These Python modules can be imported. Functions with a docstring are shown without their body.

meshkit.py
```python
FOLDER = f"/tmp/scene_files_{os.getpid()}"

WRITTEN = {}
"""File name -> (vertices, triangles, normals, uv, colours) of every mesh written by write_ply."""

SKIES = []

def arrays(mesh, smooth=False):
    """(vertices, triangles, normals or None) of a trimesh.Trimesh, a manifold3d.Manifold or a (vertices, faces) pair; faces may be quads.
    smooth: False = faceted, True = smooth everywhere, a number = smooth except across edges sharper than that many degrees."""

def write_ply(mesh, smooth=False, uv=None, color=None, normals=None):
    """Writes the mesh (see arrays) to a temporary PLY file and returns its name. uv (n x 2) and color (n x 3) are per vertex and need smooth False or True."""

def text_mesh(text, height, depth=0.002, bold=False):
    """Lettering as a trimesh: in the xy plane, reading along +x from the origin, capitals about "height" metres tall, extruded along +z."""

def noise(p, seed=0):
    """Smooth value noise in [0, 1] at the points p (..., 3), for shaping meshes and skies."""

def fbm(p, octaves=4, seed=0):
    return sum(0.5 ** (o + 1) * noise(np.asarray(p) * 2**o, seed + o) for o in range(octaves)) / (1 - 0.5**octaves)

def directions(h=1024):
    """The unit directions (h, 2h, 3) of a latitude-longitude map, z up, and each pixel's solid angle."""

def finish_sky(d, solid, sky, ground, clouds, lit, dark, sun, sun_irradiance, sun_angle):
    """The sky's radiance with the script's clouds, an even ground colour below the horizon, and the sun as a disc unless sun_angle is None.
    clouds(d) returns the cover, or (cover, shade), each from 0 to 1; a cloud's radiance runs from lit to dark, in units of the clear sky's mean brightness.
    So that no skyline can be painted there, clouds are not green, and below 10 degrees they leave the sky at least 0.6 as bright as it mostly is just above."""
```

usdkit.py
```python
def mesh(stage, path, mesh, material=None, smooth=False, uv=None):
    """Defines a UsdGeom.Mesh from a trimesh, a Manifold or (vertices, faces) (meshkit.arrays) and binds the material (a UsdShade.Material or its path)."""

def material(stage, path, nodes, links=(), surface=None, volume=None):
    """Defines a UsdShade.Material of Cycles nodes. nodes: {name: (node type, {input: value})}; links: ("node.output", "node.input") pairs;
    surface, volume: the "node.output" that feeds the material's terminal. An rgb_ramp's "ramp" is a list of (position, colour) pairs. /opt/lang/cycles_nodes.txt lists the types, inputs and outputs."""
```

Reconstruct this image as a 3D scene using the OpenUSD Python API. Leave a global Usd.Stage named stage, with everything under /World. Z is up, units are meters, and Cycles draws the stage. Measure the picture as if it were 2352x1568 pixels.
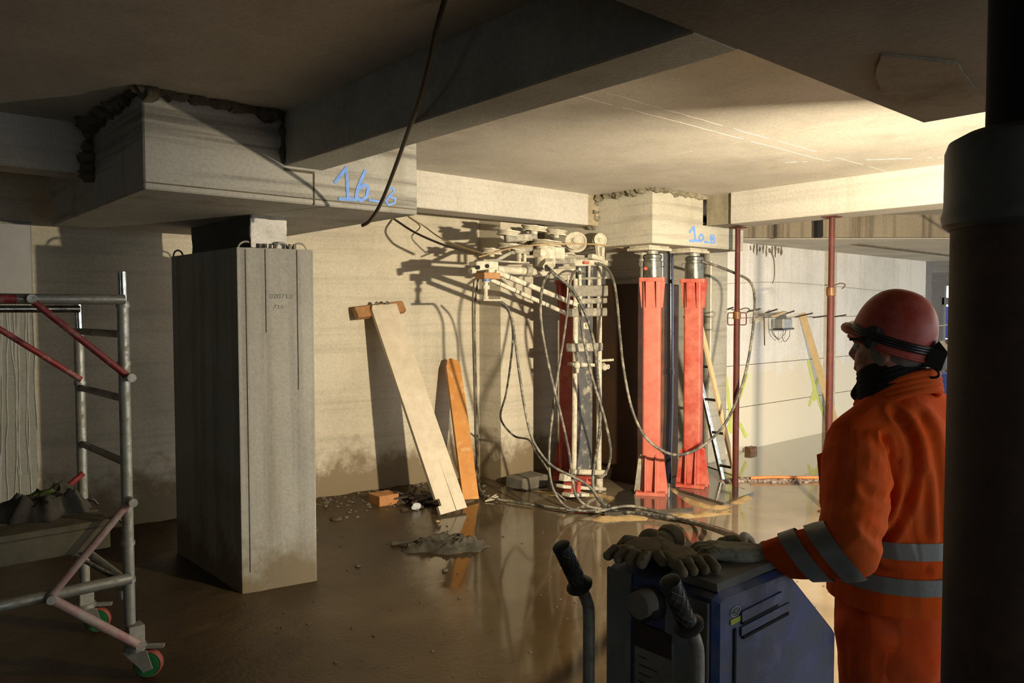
import math, random, numpy as np, trimesh, manifold3d, usdkit, meshkit
from shapely.geometry import LineString, Polygon
from shapely.ops import unary_union
from pxr import Usd, UsdGeom, UsdLux, UsdShade, Gf, Sdf

random.seed(7); RNG = np.random.default_rng(7)
stage = Usd.Stage.CreateInMemory()
UsdGeom.SetStageUpAxis(stage, 'Z'); UsdGeom.SetStageMetersPerUnit(stage, 1.0)
UsdGeom.Xform.Define(stage, '/World')

# ------------------------------------------------------------------ camera, daylight, work lamp
YAW, PITCH, ROLL, EYE = math.radians(41.2277), math.radians(2.331), math.radians(0.1125), (0.0, 0.0, 1.68)
_f = np.array([math.sin(YAW)*math.cos(PITCH), math.cos(YAW)*math.cos(PITCH), -math.sin(PITCH)])
_r = np.array([math.cos(YAW), -math.sin(YAW), 0.0]); _d = np.cross(_f, _r)
_r, _d = _r*math.cos(ROLL)+_d*math.sin(ROLL), -_r*math.sin(ROLL)+_d*math.cos(ROLL)
cam = UsdGeom.Camera.Define(stage, '/World/camera')
_m = Gf.Matrix4d(*_r, 0, *(-_d), 0, *(-_f), 0, *EYE, 1)
cam.AddTransformOp().Set(_m)
cam.CreateHorizontalApertureAttr(36.0); cam.CreateVerticalApertureAttr(24.0)
cam.CreateFocalLengthAttr(36.0*1769.3/2352); cam.CreateClippingRangeAttr((0.05, 500.0))
cam.CreateFocusDistanceAttr(6.0); cam.CreateFStopAttr(0.0)
cam.CreateExposureAttr(0.0)
DOME, LAMP = 0.8, 27000.0
dome = UsdLux.DomeLight.Define(stage, '/World/daylight')
dome.CreateIntensityAttr(DOME); dome.CreateColorAttr(Gf.Vec3f(0.92, 0.97, 1.0))
LP, LA = np.array([3.22, 0.42, 1.84]), math.radians(52)        # the work lamp: where it stands, which way it points (from +y towards +x)
lamp = UsdLux.RectLight.Define(stage, '/World/work_light_glow')
lamp.CreateWidthAttr(0.14); lamp.CreateHeightAttr(0.04); lamp.CreateIntensityAttr(LAMP); lamp.CreateColorAttr(Gf.Vec3f(1.0, 0.845, 0.60))
TILT = math.radians(10); _a = np.array([math.sin(LA)*math.cos(TILT), math.cos(LA)*math.cos(TILT), -math.sin(TILT)]); _s = np.array([math.cos(LA), -math.sin(LA), 0.0]); _u = np.cross(_s, _a)
lamp.AddTransformOp().Set(Gf.Matrix4d(*(-_s), 0, *_u, 0, *(-_a), 0, *(LP + _a*0.012), 1))

# ------------------------------------------------------------------ writing prims
USED = {}
def fresh(parent, name):
    k = USED.get((parent, name), 0); USED[(parent, name)] = k + 1
    return f'{parent}/{name}' + (f'_{k:03d}' if k else '')
class T:
    def __init__(s, path, o): s.path, s.o = path, np.asarray(o, float)
def say(prim, label=None, cat=None, group=None, kind=None):
    for k, v in (('label', label), ('category', cat), ('group', group), ('kind', kind)):
        if v: prim.SetCustomDataByKey(k, v)
def thing(name, label, cat, o=(0, 0, 0), group=None, kind=None):
    p = fresh('/World', name); x = UsdGeom.Xform.Define(stage, p); x.AddTranslateOp().Set(Gf.Vec3d(*map(float, o)))
    say(x.GetPrim(), label, cat, group, kind); return T(p, o)
def moved(m, o):
    v, f, _ = meshkit.arrays(m, False); return trimesh.Trimesh(v - np.asarray(o, float), f, process=False)
def part(t, name, m, mat, smooth=35, label=None, kind=None):
    p = fresh(t.path, name); q = usdkit.mesh(stage, p, moved(m, t.o), M[mat], smooth=smooth); say(q.GetPrim(), label, kind=kind); return T(p, t.o)
def single(name, m, mat, label, cat, group=None, kind=None, smooth=35):
    v, _, _ = meshkit.arrays(m, False); lo, hi = v.min(0), v.max(0); o = np.array([(lo[0]+hi[0])/2, (lo[1]+hi[1])/2, lo[2]])
    p = fresh('/World', name); q = usdkit.mesh(stage, p, moved(m, o), M[mat], smooth=smooth); q.AddTranslateOp().Set(Gf.Vec3d(*map(float, o)))
    say(q.GetPrim(), label, cat, group, kind); return T(p, o)
def struct(name, m, mat, smooth=35, label=None): return single(name, m, mat, label, None, kind='structure', smooth=smooth)
def dup(t, o, label, rz=0.0, cat=None, group=None):
    src = stage.GetPrimAtPath(t.path); was = src.GetCustomData(); name = t.path.split('/')[-1]
    p = fresh('/World', name); x = UsdGeom.Xform.Define(stage, p); x.GetPrim().GetReferences().AddInternalReference(t.path)
    x.ClearXformOpOrder(); x.AddTranslateOp().Set(Gf.Vec3d(*map(float, o)))
    if rz: x.AddRotateZOp().Set(rz)
    x.GetPrim().SetInstanceable(True)
    say(x.GetPrim(), label, cat or was['category'], group or was.get('group')); return T(p, o)

# ------------------------------------------------------------------ shapes
A = lambda *x: np.array(x[0] if len(x) == 1 else x, float)
unit = lambda v: A(v)/np.linalg.norm(v)
J = lambda *ms: trimesh.util.concatenate([trimesh.Trimesh(*meshkit.arrays(m, False)[:2], process=False) for m in ms])
def hull(pts): return trimesh.convex.convex_hull(np.asarray(pts, float))
def box(lo, hi, b=0.0):
    lo, hi = A(lo), A(hi)
    if b <= 0: return trimesh.creation.box(bounds=[lo, hi])
    pts = []
    for i in (0, 1):
        for j in (0, 1):
            for k in (0, 1):
                c = np.where([i, j, k], hi, lo); s = np.where([i, j, k], -1, 1)
                for a in range(3):
                    e = np.full(3, b); e[a] = 0; pts.append(c + s*e)
    return hull(pts)
def frame(d, up=(0, 0, 1)):
    d = unit(d); up = A(up)
    if abs(d @ unit(up)) > .97: up = A(1, 0, 0) if abs(d[0]) < .9 else A(0, 1, 0)
    s = unit(np.cross(d, up)); return d, s, np.cross(s, d)
def place(m, o, x, y, z):
    m = m.copy(); v = np.asarray(m.vertices); m.vertices = A(o) + v[:, :1]*A(x) + v[:, 1:2]*A(y) + v[:, 2:]*A(z)
    if np.dot(np.cross(x, y), z) < 0: m.faces = m.faces[:, ::-1]
    return m
def bar(p0, p1, w, h, up=(0, 0, 1), b=0.0):
    p0, p1 = A(p0), A(p1); d, s, u = frame(p1-p0, up); L = np.linalg.norm(p1-p0)
    return place(box((0, -w/2, -h/2), (L, w/2, h/2), b), p0, d, s, u)
def cyl(p0, p1, r, r2=None, n=20):
    p0, p1 = A(p0), A(p1); d, s, u = frame(p1-p0); r2 = r if r2 is None else r2; t = np.arange(n)*2*np.pi/n
    ring = lambda c, q: c + q*(np.cos(t)[:, None]*s + np.sin(t)[:, None]*u)
    v = np.vstack([ring(p0, r), ring(p1, r2), p0, p1]); f = []
    for i in range(n):
        j = (i+1) % n; f += [[i, j, n+j], [i, n+j, n+i], [2*n, j, i], [2*n+1, n+i, n+j]]
    m = trimesh.Trimesh(v, f, process=False); m.fix_normals(); return m
def spline(pts, k=8):
    p = A(pts); q = np.vstack([2*p[0]-p[1], p, 2*p[-1]-p[-2]]); out = []
    for i in range(1, len(q)-2):
        for t in np.arange(k)/k:
            a, b, c, d = q[i-1], q[i], q[i+1], q[i+2]
            out.append(.5*((2*b)+(c-a)*t+(2*a-5*b+4*c-d)*t*t+(3*b-a-3*c+d)*t**3))
    return np.vstack(out+[p[-1]])
def tube(pts, r, n=8, k=8, smooth=True):
    p = spline(pts, k) if smooth and len(pts) > 2 else A(pts); t = np.gradient(p, axis=0); t /= np.linalg.norm(t, axis=1, keepdims=True)+1e-12
    rr = np.broadcast_to(np.interp(np.linspace(0, 1, len(p)), np.linspace(0, 1, np.size(r)), np.ravel(r)), (len(p),))
    _, s, _ = frame(t[0]); rows = []; a = np.arange(n)*2*np.pi/n
    for i in range(len(p)):
        s = unit(s - (s @ t[i])*t[i]); u = np.cross(t[i], s); rows.append(p[i]+rr[i]*(np.cos(a)[:, None]*s+np.sin(a)[:, None]*u))
    v = np.vstack(rows+[p[:1], p[-1:]]); f = []
    for i in range(len(p)-1):
        for j in range(n):
            k2 = (j+1) % n; f += [[i*n+j, i*n+k2, (i+1)*n+k2], [i*n+j, (i+1)*n+k2, (i+1)*n+j]]
    e = (len(p)-1)*n
    for j in range(n): k2 = (j+1) % n; f += [[len(v)-2, k2, j], [len(v)-1, e+j, e+k2]]
    return trimesh.Trimesh(v, f, process=False)
def lathe(prof, o, axis=(0, 0, 1), n=32):
    d, s, u = frame(axis); t = np.arange(n)*2*np.pi/n; P = A(prof); v = np.vstack([A(o)+z*d+r*(np.cos(t)[:, None]*s+np.sin(t)[:, None]*u) for r, z in P]); f = []
    for i in range(len(P)-1):
        for j in range(n): k = (j+1) % n; f += [[i*n+j, i*n+k, (i+1)*n+k], [i*n+j, (i+1)*n+k, (i+1)*n+j]]
    m = trimesh.Trimesh(v, f, process=False); m.fix_normals(); return m
def ext(poly, depth, o, x, y):
    z = np.cross(x, y); g = poly if hasattr(poly, 'geom_type') else Polygon(poly)
    return place(J(*[trimesh.creation.extrude_polygon(q, depth, engine='earcut') for q in getattr(g, 'geoms', [g])]), o, x, y, z)
def ell(c, r, ax=None, sub=3):
    m = trimesh.creation.icosphere(sub, 1.0); v = np.asarray(m.vertices)*A(r if np.ndim(r) else (r,)*3)
    if ax is not None: v = v @ A(ax)
    return trimesh.Trimesh(v+A(c), m.faces, process=False)
def rough(m, amp, sc, seed=0, length=None, aniso=(1, 1, 1)):
    m = m.copy()
    if length:
        mf = man(m).refine_to_length(length); m = tri(mf)
    m.merge_vertices(); n = m.vertex_normals; m.vertices = m.vertices + n*((meshkit.fbm(np.asarray(m.vertices)*sc*A(aniso), 4, seed)-.5)*2*amp)[:, None]; return m
def man(m):
    m = m.copy(); m.merge_vertices(); return manifold3d.Manifold(manifold3d.Mesh(np.asarray(m.vertices, np.float32), np.asarray(m.faces, np.uint32)))
def tri(mf): q = mf.to_mesh(); return trimesh.Trimesh(q.vert_properties[:, :3].astype(float), q.tri_verts.astype(int), process=False)
def limbs(bones, edge=.018, it=12, seg=24):
    """bones: lists of (point, radius): each bone the hull of its spheres, all joined, refined and smoothed."""
    S = lambda p, r: manifold3d.Manifold.sphere(float(r), seg).translate([float(x) for x in p])
    parts = [manifold3d.Manifold.batch_hull([S(p, r) for p, r in b]) for b in bones]
    m = manifold3d.Manifold.batch_boolean(parts, manifold3d.OpType.Add).refine_to_length(edge); t = tri(m); t.merge_vertices()
    trimesh.smoothing.filter_taubin(t, iterations=it); return t
def strokes(lines, w, y, depth=.003):
    """painted strokes on a face at y that looks towards -y; the points are (x, z)."""
    return ext(unary_union([LineString(l).buffer(w, quad_segs=4) for l in lines]), depth, (0, y, 0), (1, 0, 0), (0, 0, 1))
def clumps(n, spots, seed, flat=.6):
    g = np.random.default_rng(seed); ms = []
    for i in range(n):
        p, s = spots(g); m = trimesh.creation.icosphere(1, 1.0); v = np.asarray(m.vertices)*(1+(g.random((len(m.vertices), 1))-.5)*.7)*s*A(1, g.uniform(.6, 1), flat)
        a = g.uniform(0, 6.28); R = A([[math.cos(a), -math.sin(a), 0], [math.sin(a), math.cos(a), 0], [0, 0, 1]]); ms.append(trimesh.Trimesh(v @ R.T + p, m.faces, process=False))
    return J(*ms)

# ------------------------------------------------------------------ materials
M = {}
def mat(name, nodes, links, surface='p.BSDF'): M[name] = usdkit.material(stage, '/World/Looks/'+name, nodes, links, surface=surface)
def plain(name, c, rough=.6, metal=0.0, spec=.5, var=.25, scale=14.0, bump=.15, c2=None, grime=0.0, dirt=(.16, .14, .1), gscale=6.0, coat=0.0, sharp=.12, bscale=90.0):
    """paint, plastic, metal, wood...: one colour that wanders towards c2, patches of dried slurry, fine relief."""
    c = A(c); c2 = A(c2) if c2 is not None else c*(1-var)
    N = {'g': ('geometry', {}), 't': ('texture_coordinate', {}), 'n': ('noise_texture', {'scale': scale, 'detail': 6.0, 'roughness': .65}), 'b': ('noise_texture', {'scale': bscale, 'detail': 4.0, 'roughness': .6}),
         'r': ('rgb_ramp', {'ramp': [(.3, c2), (.68, c)]}), 'd': ('noise_texture', {'scale': gscale, 'detail': 9.0, 'roughness': .72}),
         'dr': ('rgb_ramp', {'ramp': [(.62-grime*.4-sharp/2, (0, 0, 0)), (.62-grime*.4+sharp, (1, 1, 1))] if grime else [(0, (0, 0, 0)), (1, (0, 0, 0))]}),
         'x': ('mix_color', {'b': tuple(dirt)}), 'ro': ('mix_color', {'a': (rough,)*3, 'b': (.85,)*3}), 'bu': ('bump', {'strength': bump, 'distance': .004}),
         'p': ('principled_bsdf', {'metallic': metal, 'specular_ior_level': spec, 'coat_weight': coat, 'coat_roughness': .08})}
    L = [('t.object', 'n.vector'), ('t.object', 'b.vector'), ('t.object', 'd.vector'), ('n.fac', 'r.fac'), ('d.fac', 'dr.fac'), ('dr.color', 'x.fac'), ('r.color', 'x.a'), ('x.result', 'p.base_color'), ('dr.color', 'ro.fac'), ('ro.result', 'p.roughness'), ('b.fac', 'bu.height'), ('bu.normal', 'p.normal')]
    mat(name, N, L)
def concrete(name, c, board='h', streak=.35, blot=.35, rough=.85, low=None, spot=.5, stain=(.5, .42, .3), bump=.35, white=0.0):
    """cast concrete: blotches, board marks along or down the face, dark pinholes, brownish runs; low: (z, tint) dirt up to that height."""
    c = A(c); st = {'h': (.5, .5, 16), 'v': (13, 13, .35), 'n': (2, 2, 2)}[board]
    N = {'g': ('geometry', {}), 'm': ('mapping', {'scale': st}), 'n': ('noise_texture', {'scale': .9, 'detail': 7.0, 'roughness': .6}), 's': ('noise_texture', {'scale': 1.0, 'detail': 5.0, 'roughness': .6}),
         'm2': ('mapping', {'scale': (2.2, 2.2, .22)}), 'v': ('noise_texture', {'scale': 1.7, 'detail': 5.0, 'roughness': .62}), 'f': ('noise_texture', {'scale': 55.0, 'detail': 5.0, 'roughness': .7}), 'h': ('voronoi_texture', {'scale': 26.0, 'randomness': 1.0}),
         'nr': ('rgb_ramp', {'ramp': [(.28, c*(1-blot)), (.5, c), (.75, c*(1+.22*blot))]}), 'sr': ('rgb_ramp', {'ramp': [(.34, (1-streak,)*3), (.52, (1, 1, 1))]}),
         'vr': ('rgb_ramp', {'ramp': [(.56, (0, 0, 0)), (.74, (1, 1, 1))]}), 'fr': ('rgb_ramp', {'ramp': [(.3, (.8, .8, .8)), (.6, (1, 1, 1))]}), 'hr': ('rgb_ramp', {'ramp': [(.02, (1-spot,)*3), (.09, (1, 1, 1))]}),
         'a': ('mix_color', {'blend_type': 'multiply', 'fac': 1.0}), 'b': ('mix_color', {'blend_type': 'multiply', 'fac': 1.0}), 'd': ('mix_color', {'blend_type': 'multiply', 'fac': 1.0}), 'e': ('mix_color', {'b': tuple(c*A(stain))}),
         'ef': ('math', {'math_type': 'multiply', 'value2': .8*streak+.15}), 'xyz': ('separate_xyz', {}), 'ln': ('noise_texture', {'scale': 5.0, 'detail': 7.0, 'roughness': .65}), 'q': ('math', {'math_type': 'multiply_add', 'value2': .9, 'value3': -.25}), 'za': ('math', {'math_type': 'subtract'}),
         'zr': ('map_range', {'from_min': (low or (0, 0))[0]+.12, 'from_max': (low or (0, 0))[0]-.12 if low else -9.0, 'to_min': 0.0, 'to_max': 1.0, 'clamp': True}), 'z': ('mix_color', {'b': tuple(c*A(low[1])) if low else (0, 0, 0)}),
         'bh': ('math', {'math_type': 'add'}), 'bu': ('bump', {'strength': bump, 'distance': .006}), 'p': ('principled_bsdf', {'roughness': rough, 'specular_ior_level': .3})}
    L = [('g.position', 'm.vector'), ('g.position', 'n.vector'), ('m.vector', 's.vector'), ('g.position', 'm2.vector'), ('m2.vector', 'v.vector'), ('g.position', 'f.vector'), ('g.position', 'h.vector'),
         ('n.fac', 'nr.fac'), ('s.fac', 'sr.fac'), ('v.fac', 'vr.fac'), ('f.fac', 'fr.fac'), ('h.distance', 'hr.fac'), ('nr.color', 'a.a'), ('sr.color', 'a.b'), ('a.result', 'b.a'), ('fr.color', 'b.b'), ('b.result', 'd.a'), ('hr.color', 'd.b'),
         ('vr.color', 'ef.value1'), ('ef.value', 'e.fac'), ('d.result', 'e.a'), ('g.position', 'xyz.vector'), ('g.position', 'ln.vector'), ('ln.fac', 'q.value1'), ('xyz.z', 'za.value1'), ('q.value', 'za.value2'), ('za.value', 'zr.value'), ('zr.result', 'z.fac'), ('e.result', 'z.a'),
         ('z.result', 'p.base_color'), ('s.fac', 'bh.value1'), ('f.fac', 'bh.value2'), ('bh.value', 'bu.height'), ('bu.normal', 'p.normal')]
    if not low: N['z'][1]['fac'] = 0.0; L = [l for l in L if l[1] != 'z.fac']
    mat(name, N, L)
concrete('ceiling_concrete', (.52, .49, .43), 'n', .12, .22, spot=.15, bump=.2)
concrete('wall_concrete', (.60, .545, .43), 'h', .16, .26, low=(.16, (.36, .31, .24)))
concrete('white_wall', (.84, .81, .75), 'v', .10, .2, low=(.80, (.90, .85, .72)), spot=.35)
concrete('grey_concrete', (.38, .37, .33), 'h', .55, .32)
concrete('cast_column', (.33, .325, .295), 'v', .25, .25, low=(.02, (.5, .42, .3)))
concrete('beam_concrete', (.36, .36, .32), 'n', .2, .2)
concrete('pale_beam', (.46, .435, .385), 'h', .12, .15, spot=.2)
concrete('pale_soffit', (.66, .63, .56), 'n', .15, .25)
concrete('brown_concrete', (.25, .21, .15), 'v', .5, .3)
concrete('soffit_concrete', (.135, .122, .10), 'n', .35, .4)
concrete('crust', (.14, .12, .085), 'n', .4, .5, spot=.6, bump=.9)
concrete('white_stub', (.70, .68, .64), 'n', .25, .25, spot=.7, bump=.8)
concrete('dark_stub', (.10, .10, .095), 'n', .4, .5)
plain('void_black', (.01, .01, .01), .95)
plain('blue_spray', (.16, .33, .80), .7, var=.3, scale=30)
plain('lime_spray', (.62, .70, .10), .7, c2=(.5, .5, .2), scale=9)
plain('red_paint', (.40, .026, .015), .45, c2=(.31, .022, .014), grime=.05, dirt=(.62, .34, .22), gscale=3.5, sharp=.5)
plain('pink_paint', (.44, .085, .05), .5, c2=(.38, .032, .02), grime=.32, dirt=(.46, .21, .14), gscale=3.0, sharp=.5)
plain('prop_red', (.085, .016, .011), .6, spec=.3, c2=(.055, .014, .010), grime=.05, dirt=(.13, .06, .045))
plain('dark_steel', (.06, .058, .055), .38, metal=.7, c2=(.03, .03, .03), grime=.1)
plain('chrome', (.55, .54, .50), .18, metal=1.0, c2=(.2, .2, .18), scale=22)
plain('jack_steel', (.22, .215, .18), .3, metal=.75, c2=(.10, .10, .085), scale=12, grime=.15, dirt=(.3, .28, .22))
plain('rust_clad', (.022, .018, .014), .5, c2=(.05, .024, .010), scale=3, spec=.3)
plain('rust_streak', (.20, .085, .025), .42, c2=(.045, .022, .01), scale=5, spec=.3)
plain('wet_pipe', (.012, .014, .024), .16, coat=.6)
plain('near_steel', (.105, .068, .044), .65, spec=.3, c2=(.065, .043, .030), grime=.05, dirt=(.05, .045, .04))
plain('jack_grey', (.095, .105, .098), .5, c2=(.065, .073, .07))
plain('slurry_white', (.62, .57, .45), .7, c2=(.34, .31, .24), grime=.2, dirt=(.3, .27, .2), scale=26, bump=.5)
plain('mast_grey', (.085, .085, .083), .55, c2=(.06, .06, .06), grime=.12, dirt=(.4, .36, .27), gscale=9)
plain('grey_slurry', (.27, .25, .2), .75, c2=(.15, .14, .11), grime=.2, dirt=(.5, .46, .36), scale=20)
plain('hose_black', (.035, .035, .034), .42, c2=(.02, .02, .02), grime=.22, dirt=(.24, .22, .16), gscale=14)
plain('hose_grey', (.085, .08, .066), .5, c2=(.04, .04, .034), grime=.25, dirt=(.30, .27, .2), gscale=12)
plain('wire_tan', (.42, .30, .15), .5)
plain('cable_brown', (.055, .040, .024), .6)
plain('plank_pale', (.62, .54, .41), .75, c2=(.48, .41, .30), scale=9, bump=.3)
plain('plank_orange', (.56, .25, .055), .6, c2=(.44, .18, .04), grime=.06, dirt=(.60, .42, .22), gscale=9, scale=6)
plain('wood_brown', (.40, .20, .075), .7, c2=(.26, .13, .05), scale=16)
plain('wood_dark', (.075, .05, .03), .8, c2=(.03, .022, .015))
plain('wood_deck', (.17, .145, .085), .85, c2=(.075, .065, .045), scale=7, grime=.1)
plain('lath', (.62, .47, .26), .7, c2=(.52, .38, .2))
plain('galvanised', (.40, .40, .36), .42, metal=.55, c2=(.25, .26, .22), grime=.22, dirt=(.30, .28, .22), gscale=22)
plain('brace_red', (.30, .025, .02), .5, c2=(.2, .03, .03), grime=.14, dirt=(.34, .26, .24), gscale=16)
plain('brace_pink', (.36, .27, .25), .55, c2=(.28, .10, .10), grime=.2, dirt=(.36, .33, .27), gscale=12)
plain('castor_green', (.02, .15, .045), .5)
plain('castor_red', (.28, .05, .03), .6)
plain('rag_dark', (.085, .075, .055), .95, c2=(.04, .036, .03), scale=12, bump=.6)
plain('rag_floor', (.06, .052, .036), .75, spec=.25, c2=(.018, .016, .012), scale=8, bump=.6)
plain('rag_green', (.14, .19, .035), .9)
plain('machine_blue', (.016, .058, .25), .45, c2=(.052, .068, .115), grime=.30, dirt=(.115, .125, .135), gscale=11, sharp=.16, scale=6)
plain('machine_dusty', (.27, .275, .25), .8, c2=(.13, .15, .18), grime=.2, dirt=(.16, .155, .13), gscale=7)
plain('machine_plate', (.27, .26, .21), .8, c2=(.18, .175, .14), scale=8)
plain('label_dark', (.06, .04, .038), .7)
plain('black_rubber', (.018, .018, .018), .45, c2=(.03, .03, .028), grime=.08, dirt=(.1, .1, .09))
plain('black_plastic', (.014, .015, .018), .35, coat=.2)
plain('logo_white', (.5, .52, .5), .5)
plain('logo_lime', (.45, .55, .02), .5)
plain('jacket_orange', (.80, .105, .006), .85, spec=.12, c2=(.66, .075, .005), grime=.08, dirt=(.36, .13, .045), gscale=3.2, sharp=.4, scale=3, bump=.25, bscale=260)
plain('trousers_orange', (.72, .085, .008), .85, spec=.15, c2=(.55, .065, .01), grime=.06, dirt=(.34, .1, .04), gscale=4, sharp=.4, bump=.25, bscale=260)
plain('reflective_grey', (.20, .215, .21), .5, c2=(.2, .22, .21), scale=12, bump=.2)
plain('helmet_red', (.42, .040, .022), .45, c2=(.34, .032, .018), grime=.14, dirt=(.46, .15, .10), gscale=16, sharp=.3)
plain('skin', (.36, .18, .12), .55, c2=(.31, .145, .10))
plain('hair_grey', (.20, .19, .17), .8, scale=60, bump=.7)
plain('scarf_black', (.010, .010, .011), .95)
plain('glove_grey', (.46, .49, .39), .9, c2=(.28, .29, .22), grime=.2, dirt=(.13, .10, .055), gscale=22, scale=18, bump=.6)
plain('glove_brown', (.31, .27, .165), .92, c2=(.17, .145, .09), scale=14, bump=.7)
plain('boot_black', (.02, .018, .015), .6, grime=.2, dirt=(.12, .09, .05))
plain('brick_orange', (.46, .22, .08), .85, c2=(.36, .15, .05), bump=.5)
plain('paper_white', (.55, .58, .60), .5)
plain('stone_grey', (.15, .135, .105), .9, c2=(.08, .07, .05), bump=.7)
plain('rubble_mix', (.46, .40, .36), .85, c2=(.13, .05, .03), scale=28, bump=.6)
plain('sand', (.36, .25, .115), .8, c2=(.26, .175, .075), scale=30, bump=.8, bscale=160)
plain('orange_pipe', (.62, .23, .07), .5)
plain('plaster_white', (.50, .50, .49), .7, c2=(.36, .36, .35), scale=2)
plain('drip_white', (.55, .55, .53), .7)
plain('rebar', (.055, .042, .030), .7)
plain('lamp_grey', (.34, .33, .30), .4, metal=.4, c2=(.2, .2, .18))
plain('room_grey', (.24, .23, .22), .9)
plain('outside_blue', (.06, .10, .40), .6)
plain('outside_plum', (.16, .09, .10), .7)
plain('timber_rail', (.34, .27, .17), .8)
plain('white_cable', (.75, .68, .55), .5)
plain('steel_plate_wet', (.05, .048, .042), .12, metal=.3, c2=(.09, .075, .05), scale=4, coat=.7)
plain('stained_blue', (.10, .16, .35), .5)
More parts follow.
